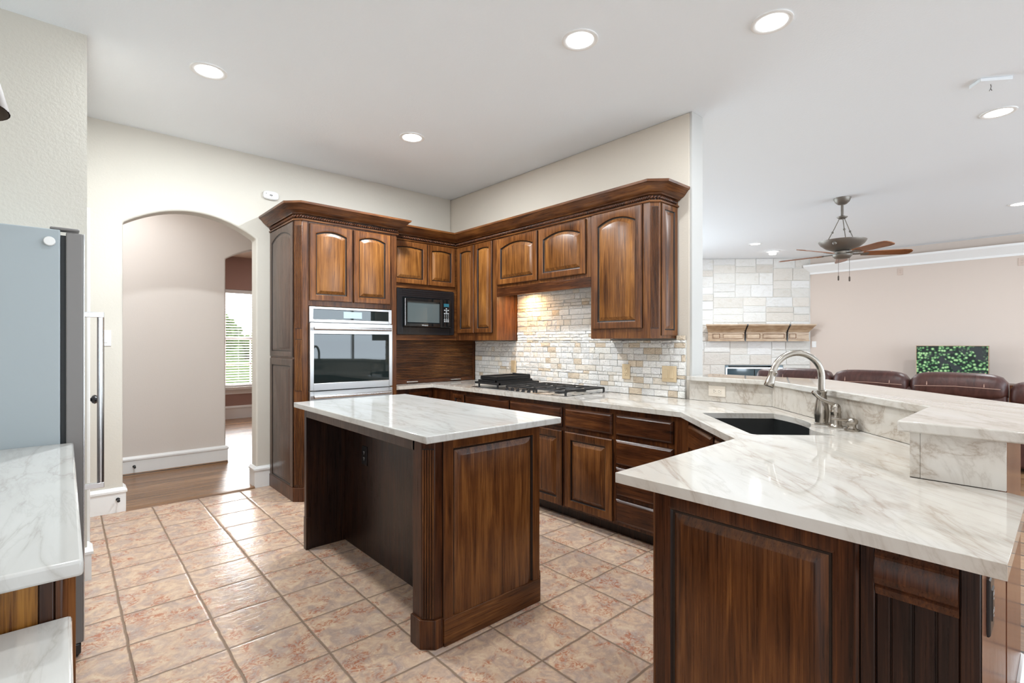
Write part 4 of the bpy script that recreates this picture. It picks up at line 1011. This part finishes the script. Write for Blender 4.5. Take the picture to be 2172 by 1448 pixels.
F_m = Matrix.Translation((-0.0455, RY0, 1.684)) @ Matrix.Rotation(PI/2, 4, 'X')
build('magnet', MB(F_m).lathe([(0.018, 0.0005), (0.018, 0.012), (0.016, 0.0145), (0.004, 0.015)], 20), 'white_plastic', None, label='round white magnet stuck to the side of the refrigerator', cat='magnet', origin=(-0.0455, RY0, 1.684))
LT = 0.881
lc = thing('left_cabinet', (-0.3, 2.0, 0), 'orange-brown wooden base cabinet under the left foreground counter', 'cabinet')
build('carcass', MB().box(-0.77, 0.004, 1.285, 2.675, 0.0, LT-0.032), 'wood', lc)
FL = face_frame(0, 1.285, 0, -1)
build('side_panel', MB(FL).box(-0.60, -0.0375, 0.40, LT-0.033, 0, 0.010), wood('brightened_golden_oak', (0.085, 0.026, 0.005), (0.30, 0.125, 0.02), (0.50, 0.24, 0.05)), lc)  # oak colour raised to make up for little light under the counter
build('stile', MB(FL).box(-0.0365, -0.0145, 0.40, LT-0.033, 0, 0.012), 'wood_deep', lc, bev=0.003)
build('fluted_pilaster', MB().prism([(-0.0135, 1.2845), (-0.0135, 1.270), (-0.004, 1.270), (0.016, 1.290), (0.016, 1.33), (0.0045, 1.33), (0.0045, 1.2845)], 0.40, LT-0.033), 'wood_mid', lc, bev=0.002)
build('left_countertop', MB().box(-0.775, 0.026, 1.222, 2.682, LT-0.031, LT), 'marble_cool', None, bev=0.006, label='white veined stone counter against the refrigerator side', cat='countertop', origin=(-0.37, 1.95, LT-0.031))
dkt = thing('writing_desk', (-0.35, 0.75, 0), 'wooden desk below the lowered counter at the bottom left', 'desk')
build('side_panel', MB().box(-0.70, -0.03, 1.24, 1.262, 0, 0.733), 'wood', dkt)
build('side_panel', MB().box(-0.70, -0.03, 0.42, 0.445, 0, 0.733), 'wood', dkt)
build('back_panel', MB().box(-0.72, -0.70, 0.42, 1.262, 0, 0.733), 'wood', dkt)
build('desk_countertop', MB().box(-0.775, 0.010, 0.40, 1.2705, 0.734, 0.765), 'marble_cool', None, bev=0.006, label='lowered white stone desk top at the bottom left', cat='countertop', origin=(-0.38, 0.85, 0.734))
# pendant at the left edge
pd = thing('pendant_lamp', (-0.235, 2.0, 1.90), 'dark bronze bell shade hanging at the upper left edge', 'pendant lamp')
build('shade', MB().lathe([(0.120, 0.0), (0.114, 0.025), (0.098, 0.09), (0.083, 0.145), (0.060, 0.18), (0.02, 0.20), (0.018, 0.197), (0.057, 0.176), (0.080, 0.142), (0.095, 0.088), (0.111, 0.023), (0.117, 0.0)], 32, (-0.235, 2.0, 1.928), cap=False), 'bronze', pd, smooth=60)
build('rod', MB().tube([(-0.235, 2.0, 2.125), (-0.235, 2.0, ZC-0.02)], 0.006, 8), 'bronze', pd)
build('canopy', MB().lathe([(0.06, -0.001), (0.06, -0.015), (0.02, -0.03)], 20, (-0.235, 2.0, ZC)), 'bronze', pd)

# ------------------------------------------------------------------ wall and ceiling fittings
al = thing('smoke_alarm', (1.388, 4.82, 2.611), 'white oval alarm on the wall above the oven tower', 'alarm')
FA = face_frame(1.388, 4.82, 0, -1, 2.611)
def sup(a, b, d, n=28, e=0.62): 
    o = []
    for i in range(n):
        t = 2*PI*i/n; o.append((a*math.copysign(abs(math.cos(t))**e, math.cos(t)), b*math.copysign(abs(math.sin(t))**e, math.sin(t)), d))
    return o
ab = build('casing', MB(FA).loft([sup(0.064, 0.037, 0.0005), sup(0.066, 0.039, 0.012), sup(0.064, 0.037, 0.026), sup(0.055, 0.030, 0.031)]), 'white_plastic', al, smooth=50)
build('test_button', MB(FA).loft([sup(0.014, 0.007, 0.031), sup(0.013, 0.006, 0.033)]).lathe([(0.004, 0.031), (0.004, 0.0325)], 10, (-0.042, 0.010, 0)).lathe([(0.0025, 0.031), (0.0025, 0.0325)], 10, (0.0, -0.014, 0)), 'fridge_edge', ab)
outlet(face_frame(0.222, 4.82, 0, -1, 1.318), 0.078, 0.118, 'white_plastic', (0.222, 4.82, 1.318), 'white wall plate left of the archway behind the refrigerator handle', 'light_switch')
for (x, y, sz, lab) in ((0.659, 3.514, 1, 'round recessed light in the ceiling toward the upper left wall'), (2.115, 1.798, 1, 'round recessed light in the ceiling above the island, top centre'),
        (2.741, 1.036, 1, 'large round recessed light above the sink corner, topmost in view'), (2.103, 3.556, 1, 'recessed light in front of the oven tower crown'),
        (5.043, 0.354, 1, 'recessed light near the wired ceiling plate at the right edge'), (8.55, 0.42, 1, 'distant recessed light at the right edge behind the fan'), (8.684, 3.545, 1, 'small recessed light in front of the stone fireplace')):
    t = thing('recessed_light', (x, y, ZC), lab, 'ceiling light')
    trm = build('trim_ring', MB().lathe([(0.100, -0.0005), (0.100, -0.006), (0.093, -0.009), (0.076, -0.006), (0.074, -0.003)], 32, (x, y, ZC), cap=False), 'white', t, smooth=60)
    build('lens', MB().lathe([(0.0745, -0.0008), (0.0745, -0.0042)], 32, (x, y, ZC)), 'lens', t)
    lamp('can_or_fill_lamp', 'AREA', (x, y, ZC-0.012), (46 if y > 3 else 20) if x < 4 else 34, (0.90, 0.965, 1.0), 0.14)
for (x, y) in ((0.66, 1.75), (1.0, 0.2), (-0.2, -1.4), (2.4, -1.4)):
    lamp('can_or_fill_lamp', 'AREA', (x, y, ZC-0.012), 9, (0.90, 0.965, 1.0), 0.14)  # unseen fill lamps added overhead, without fixtures
tl = thing('spotlight', (9.62, 3.62, ZC), 'small white ceiling spotlight directly above the stone fireplace', 'ceiling light')
build('base_plate', MB().lathe([(0.11, -0.0005), (0.11, -0.012), (0.06, -0.022)], 24, (9.62, 3.62, ZC)), 'white', tl)
build('lamp_head', MB().lathe([(0.055, -0.02), (0.06, -0.055), (0.05, -0.06)], 20, (9.62, 3.62, ZC)), 'lens', tl)
lamp('wall_wash', 'SPOT', (9.45, 3.45, ZC-0.09), 40, (1, 0.98, 0.95), 0.06, (0, 0, 0))
pl = thing('ceiling_plate', (4.40, 0.345, ZC), 'white rectangular ceiling plate with loose wires near the recessed light', 'cover plate', rz=0.0)
FCp = Matrix.Translation((4.40, 0.345, ZC)) @ Matrix.Rotation(R(-52), 4, 'Z')
build('plate', MB(FCp).box(-0.088, 0.088, -0.05, 0.05, -0.022, -0.0005), 'ceiling', pl, bev=0.003)
Fw = FCp
build('wire', MB(Fw).tube([(0.0, 0.0, -0.022), (0.006, 0.004, -0.034), (0.004, 0.006, -0.048), (0.014, 0.010, -0.058)], 0.0028, 6).tube([(0.004, 0.006, -0.046), (-0.002, 0.008, -0.062)], 0.0018, 6), 'fridge_edge', pl)

# ------------------------------------------------------------------ living room
# stone fireplace across the corner
FD = face_frame(10.93-0.01, 3.42+0.01, -1, -1)     # local x runs toward +x,-y (right); origin at the right end
fp = thing('fireplace', (10.2, 4.1, 0), 'pale limestone corner fireplace rising to the ceiling', 'fireplace')
fs = MB(FD); lcol = [(0.78, 0.765, 0.735), (0.75, 0.73, 0.69), (0.80, 0.79, 0.775), (0.73, 0.695, 0.645), (0.77, 0.755, 0.73), (0.72, 0.675, 0.62)]
FBX = (-1.62, -0.50, 0.30, 0.845)
def split(u0, u1, z0, z1, depth=0):
    wd, h_ = u1-u0, z1-z0
    if u0 >= FBX[0]-0.01 and u1 <= FBX[1]+0.01 and z0 >= FBX[2]-0.3 and z1 <= FBX[3]+0.01: return
    if (wd < 0.62 and h_ < 0.27 and (wd > h_*0.5)) or depth > 9:
        g = 0.0055; c = random.choice(lcol); k = random.uniform(0.93, 1.04); fs.c = tuple(min(1, x*k) for x in c)
        d = random.uniform(0.010, 0.026); a = [(u0+g, z0+g), (u1-g, z0+g), (u1-g, z1-g), (u0+g, z1-g)]
        j = lambda s_: [(x+random.uniform(-0.004, 0.004), y+random.uniform(-0.004, 0.004)) for x, y in s_]
        b_ = [(u0+g+0.010, z0+g+0.010), (u1-g-0.010, z0+g+0.010), (u1-g-0.010, z1-g-0.010), (u0+g+0.010, z1-g-0.010)]
        fs.loft([[(x, y, 0) for x, y in a], [(x, y, d*0.7) for x, y in j(a)], [(x, y, d) for x, y in j(b_)]], False, True)
        return
    r = random.uniform(0.36, 0.64)
    if h_ > 0.27 and (h_ > wd*0.55 or wd < 0.62):
        zc_ = z0+h_*r; split(u0, u1, z0, zc_, depth+1); split(u0, u1, zc_, z1, depth+1)
    else:
        uc_ = u0+wd*r; split(u0, uc_, z0, z1, depth+1); split(uc_, u1, z0, z1, depth+1)
for (a, b, c_, d_) in ((-3.2, -1.62, 0, 0.845), (-0.50, 0.0, 0, 0.845), (-1.62, -0.50, 0, 0.30), (-3.2, 0.0, 0.845, 1.31), (-3.2, 0.0, 1.31, ZC-0.002)): split(a, b, c_, d_)
build('stone_facing', fs, 'limestone', fp, smooth=0)
bk = MB(FD)
for (a, b, c_, d_) in ((-3.25, -1.62, 0, ZC-0.001), (-0.50, 0.02, 0, ZC-0.001), (-1.62, -0.50, 0.845, ZC-0.001), (-1.62, -0.50, 0, 0.30)): bk.box(a, b, c_, d_, -0.15, 0.003)
bk.box(-1.62, -0.50, 0.30, 0.845, -0.56, -0.50)
build('backing_wall', bk, 'mortar', fp)
fb = MB(FD).box(-1.62, -1.55, 0.30, 0.845, -0.50, -0.01).box(-0.57, -0.50, 0.30, 0.845, -0.50, -0.01).box(-1.55, -0.57, 0.30, 0.32, -0.50, -0.01).box(-1.55, -0.57, 0.83, 0.845, -0.50, -0.01)
fbx = build('firebox', fb, 'firebrick', fp)
build('metal_surround', MB(FD).box(-1.61, -0.51, 0.775, 0.80, -0.01, 0.02).box(-1.61, -1.58, 0.305, 0.80, -0.01, 0.02).box(-0.54, -0.51, 0.305, 0.80, -0.01, 0.02), 'steel_light', fbx)
build('glass_screen', MB(FD).box(-1.58, -1.06, 0.305, 0.775, 0.0, 0.008).box(-1.04, -0.54, 0.305, 0.775, 0.0, 0.008), plain('smoky_fire_glass', (0.05, 0.085, 0.105), 0.05, spec=1.0), fbx)
# mantel
mz0, mz1 = 1.315, 1.645
mo = thing('mantel', (10.1, 4.1, mz0), 'carved oak mantel shelf on the stone fireplace', 'mantel')
mu0, mu1 = -1.93, -0.12
mp_ = MB(FD)
prof = [(0.0, mz0), (0.10, mz0), (0.10, mz0+0.018), (0.085, mz0+0.025), (0.085, mz0+0.175), (0.10, mz0+0.185), (0.105, mz0+0.205), (0.13, mz0+0.225), (0.175, mz0+0.275), (0.20, mz0+0.295), (0.215, mz0+0.305), (0.215, mz1), (0.0, mz1)]
rings = []
for u, s_ in ((mu0, -1), (mu1, 1)):
    rings.append([(u+s_*(o*0.62), z, 0.028+o) for o, z in prof])
mp_.loft(rings)
build('shelf', mp_, 'mantel_wood', mo, smooth=25)
for (a, b) in ((-1.90, -1.75), (-1.70, -1.30), (-1.25, -0.98), (-0.94, -0.52), (-0.44, -0.30)):
    q = MB(FD)
    q.loft([[(a+i, mz0+0.045+i, d), (b-i, mz0+0.045+i, d), (b-i, mz0+0.155-i, d), (a+i, mz0+0.155-i, d)] for i, d in ((0, 0.1125), (0, 0.122), (0.008, 0.122), (0.018, 0.116), (0.022, 0.116))], False, True, mis=[1, 0, 1, 0, 0])
    build('carved_panel', q, ['mantel_wood', 'wood_mid'], mo, smooth=25)
for u in (-1.275, -0.48):
    build('strap', MB(FD).loft([[(u-0.012, z+dz, 0.031+o) for o, z, dz in ((0.0, mz0, 0), (0.10, mz0, 0), (0.104, mz0+0.18, 0), (0.133, mz0+0.225, 0), (0.219, mz0+0.305, 0), (0.219, mz1, 0), (0, mz1, 0))],
                              [(u+0.012, z+dz, 0.031+o) for o, z, dz in ((0.0, mz0, 0), (0.10, mz0, 0), (0.104, mz0+0.18, 0), (0.133, mz0+0.225, 0), (0.219, mz0+0.305, 0), (0.219, mz1, 0), (0, mz1, 0))]]), 'black', mo)

# ceiling fan
FX, FYY = 6.69, 1.76
fn = thing('ceiling_fan', (FX, FYY, 2.28), 'bronze ceiling fan with five wooden blades and an uplight bowl', 'ceiling fan')
build('canopy', MB().lathe([(0.088, -0.0005), (0.086, -0.012), (0.072, -0.045), (0.045, -0.070), (0.018, -0.078)], 28, (FX, FYY, ZC)), 'pewter', fn, smooth=60)
build('downrod', MB().lathe([(0.014, -0.075), (0.014, -0.20), (0.054, -0.215), (0.054, -0.222), (0.03, -0.240), (0.01, -0.244)], 20, (FX, FYY, ZC)), 'pewter', fn, smooth=60)
for k in range(3):
    a = R(-34+120*k); c_, s_ = math.cos(a), math.sin(a)
    build('hanger_rod', MB().tube([(FX+0.03*c_, FYY+0.03*s_, ZC-0.235), (FX+0.095*c_, FYY+0.095*s_, ZC-0.37)], 0.005, 8).ball((FX+0.10*c_, FYY+0.10*s_, ZC-0.38), 0.013, 8, 6).tube([(FX+0.105*c_, FYY+0.105*s_, ZC-0.385), (FX+0.17*c_, FYY+0.17*s_, ZC-0.505)], 0.005, 8), 'pewter', fn)
bz = 2.455
build('uplight_bowl', MB().lathe([(0.238, 0.0), (0.236, -0.008), (0.215, -0.040), (0.165, -0.080), (0.095, -0.110), (0.05, -0.115), (0.05, -0.105), (0.09, -0.098), (0.155, -0.070), (0.205, -0.032), (0.226, 0.0)], 36, (FX, FYY, bz), cap=False), 'pewter', fn, smooth=60)
build('scroll_medallion', MB().ball((FX-0.203, FYY+0.020, bz-0.045), (0.020, 0.024, 0.026), 10, 6), 'pewter', fn)
build('motor_housing', MB().lathe([(0.06, -0.112), (0.085, -0.125), (0.085, -0.150), (0.100, -0.158), (0.098, -0.172), (0.075, -0.198), (0.03, -0.208)], 28, (FX, FYY, bz)), 'pewter', fn, smooth=50)
for k, deg in enumerate((160, 88, 16, -56, -128)):
    X = Matrix.Translation((FX, FYY, 2.305)) @ Matrix.Rotation(R(deg), 4, 'Z') @ Matrix.Rotation(R(-13), 4, 'X')
    b = MB(X); out = [(0.20, -0.050), (0.24, -0.056), (0.60, -0.068), (0.66, -0.060), (0.68, -0.045), (0.69, 0.0), (0.68, 0.045), (0.66, 0.060), (0.60, 0.068), (0.24, 0.056), (0.20, 0.050)]
    b.prism(out, -0.004, 0.004)
    ob = build('blade', b, 'blade_wood', fn, smooth=20)
    build('blade_iron', MB(X).box(0.075, 0.20, -0.016, 0.016, -0.006, 0.004).prism([(0.19, -0.02), (0.25, -0.042), (0.27, 0), (0.25, 0.042), (0.19, 0.02)], -0.009, -0.0042), 'pewter', ob)
for (dx, dy, ln) in ((0.05, 0.05, 0.20), (0.05, -0.06, 0.22)):
    build('pull_chain', MB().tube([(FX+dx*0.9, FYY+dy, bz-0.19), (FX+dx*0.9, FYY+dy, bz-0.19-ln)], 0.0018, 6).lathe([(0.006, 0), (0.009, -0.012), (0.009, -0.05), (0.004, -0.056)], 8, (FX+dx*0.9, FYY+dy, bz-0.19-ln)), 'bronze', fn)

# leather sofa seen from behind
so = thing('sofa', (7.5, 1.4, 0), 'brown leather sectional sofa seen from behind over the bar', 'sofa')
SX = 7.0
build('back_frame', MB().rbox(SX+0.03, SX+0.27, 0.43, 2.64, 0.04, 0.80, 0.035), 'leather', so, smooth=60)
build('seat_base', MB().rbox(SX+0.24, SX+0.98, 0.43, 2.64, 0.04, 0.44, 0.04), 'leather', so, smooth=60)
def cushion(y0, y1, x0, x1, z0, z1, bulge=0.04):
    m = MB(); n = 18; rings = []
    for i in range(n+1):
        t = i/n; y = y0+(y1-y0)*t
        e = (1-abs(2*t-1)**4.5)**0.5 if 0 < t < 1 else 0.08
        ring = []
        cx, cz = (x0+x1)/2, z0+(z1-z0)*0.46
        hx_, up_, dn_ = (x1-x0)/2*(0.55+0.45*e), (z1-cz)*(0.30+0.70*e), (cz-z0)*(0.75+0.25*e)
        for k in range(20):
            a = 2*PI*k/20; ca, sa = math.cos(a), math.sin(a)
            ring.append((cx+hx_*math.copysign(abs(ca)**0.6, ca), y, cz+(up_ if sa > 0 else dn_)*math.copysign(abs(sa)**(0.9 if sa > 0 else 0.5), sa)))
        rings.append(ring)
    return m.loft(rings)
for (a, b, zt) in ((0.425, 1.205, 0.968), (1.215, 1.960, 0.962), (1.970, 2.640, 0.955)):
    cz = build('back_cushion', cushion(a, b, SX-0.02, SX+0.27, 0.70, zt), 'leather', so, smooth=70)
    sm = MB()
    sm.tube([(SX-0.022, a+0.05+(b-a-0.1)*i/12, 0.828-0.012*abs(i-6)/6) for i in range(13)], 0.004, 6)
    for yy in (a+(b-a)*0.22, a+(b-a)*0.80):
        sm.tube([(SX-0.02+0.12*math.sin(R(t))**2, yy, 0.83+(zt-0.83)*math.sin(R(t))) for t in (0, 20, 40, 60, 80, 90)], 0.0045, 6)
    build('stitching', sm, 'thread', cz)
    build('seat_cushion', MB().rbox(SX+0.28, SX+0.96, a, b, 0.42, 0.58, 0.05), 'leather', so, smooth=60)
for (a, b) in ((-0.10, 0.412), (2.650, 2.86)):
    ar = build('arm_module', MB().rbox(SX+0.02, SX+0.95, a, b, 0.04, 0.66, 0.04), 'leather', so, smooth=60)
    build('arm_cushion', cushion(a, b, SX-0.01, SX+0.26, 0.66, 0.90 if a < 0 else 0.93), 'leather', ar, smooth=70)
# television on a low console
cs = thing('media_console', (10.6, 1.28, 0), 'low dark media console behind the sofa carrying the television', 'console')
build('cabinet_body', MB().box(10.38, 10.85, 0.55, 2.05, 0.10, 0.66), 'wood', cs, bev=0.004)
for x in (10.42, 10.80):
    for y in (0.6, 2.0): build('leg', MB().box(x-0.02, x+0.02, y-0.02, y+0.02, 0, 0.10), 'wood', cs)
tv = thing('television', (10.6, 1.287, 0.66), 'framed television showing green leaves behind the sofa', 'television')
build('casing', MB().box(10.585, 10.625, 0.846, 1.728, 0.725, 1.240), 'black', tv, bev=0.003)
build('bezel', frame(face_frame(10.585, 0, -1, 0), -1.728, -0.846, 0.725, 1.240, -1.720, -0.854, 0.733, 1.232, 0.0003, 0.004), 'mantel_wood', tv)
build('screen', MB().box(10.5818, 10.5848, 0.855, 1.719, 0.734, 1.231), 'picture', tv)
build('stand', MB().box(10.52, 10.70, 1.0, 1.57, 0.6605, 0.672).box(10.59, 10.62, 1.2, 1.37, 0.672, 0.726), 'black', tv)
outlet(face_frame(10.93, 2.0, -1, 0, 2.53), 0.075, 0.118, 'rose_plastic', (10.93, 2.0, 2.53), 'painted outlet high on the living room wall near the fan', slot='wood_mid')
outlet(face_frame(10.93, 0.51, -1, 0, 2.525), 0.082, 0.118, 'rose_plastic', (10.93, 0.51, 2.525), 'painted outlet high on the living room wall at the right edge', slot='wood_mid')
outlet(face_frame(10.93, 3.35, -1, 0, 1.255), 0.075, 0.118, 'white_plastic', (10.93, 3.35, 1.255), 'white light switch on the wall right of the fireplace', 'light_switch')

# ------------------------------------------------------------------ added fill lamps for hall and dining room, and light at the dining window
lamp('hall_fill', 'AREA', (0.3, 5.35, 2.72), 17, (0.94, 0.97, 1.0), 0.9)  # added area lamp to brighten the hall, no fixture
lamp('dining_fill', 'AREA', (2.6, 8.0, 2.70), 10, (1.0, 0.95, 0.9), 0.5)  # added area lamp to brighten the dining room, no fixture
lamp('dining_daylight', 'AREA', ((WX0+WX1)/2, 9.60, 1.36), 130, (0.95, 0.98, 1.0), WX1-WX0, (R(-90), 0, 0), 'RECTANGLE', None, 1.6)

# repeats share a group
GROUPS = {'recessed_light': 'recessed ceiling lights', 'outlet': 'electrical outlets', 'light_switch': 'wall switches and plates', 'base_cabinet': 'base cabinets under the countertop',
          'wall_cabinet': 'wall cabinets on the cooktop wall', 'door_stop': 'baseboard door stops'}
for o in list(C.objects):
    stem_ = o.name.split('.')[0]
    if o.parent is None and stem_ in GROUPS: o['group'] = GROUPS[stem_]
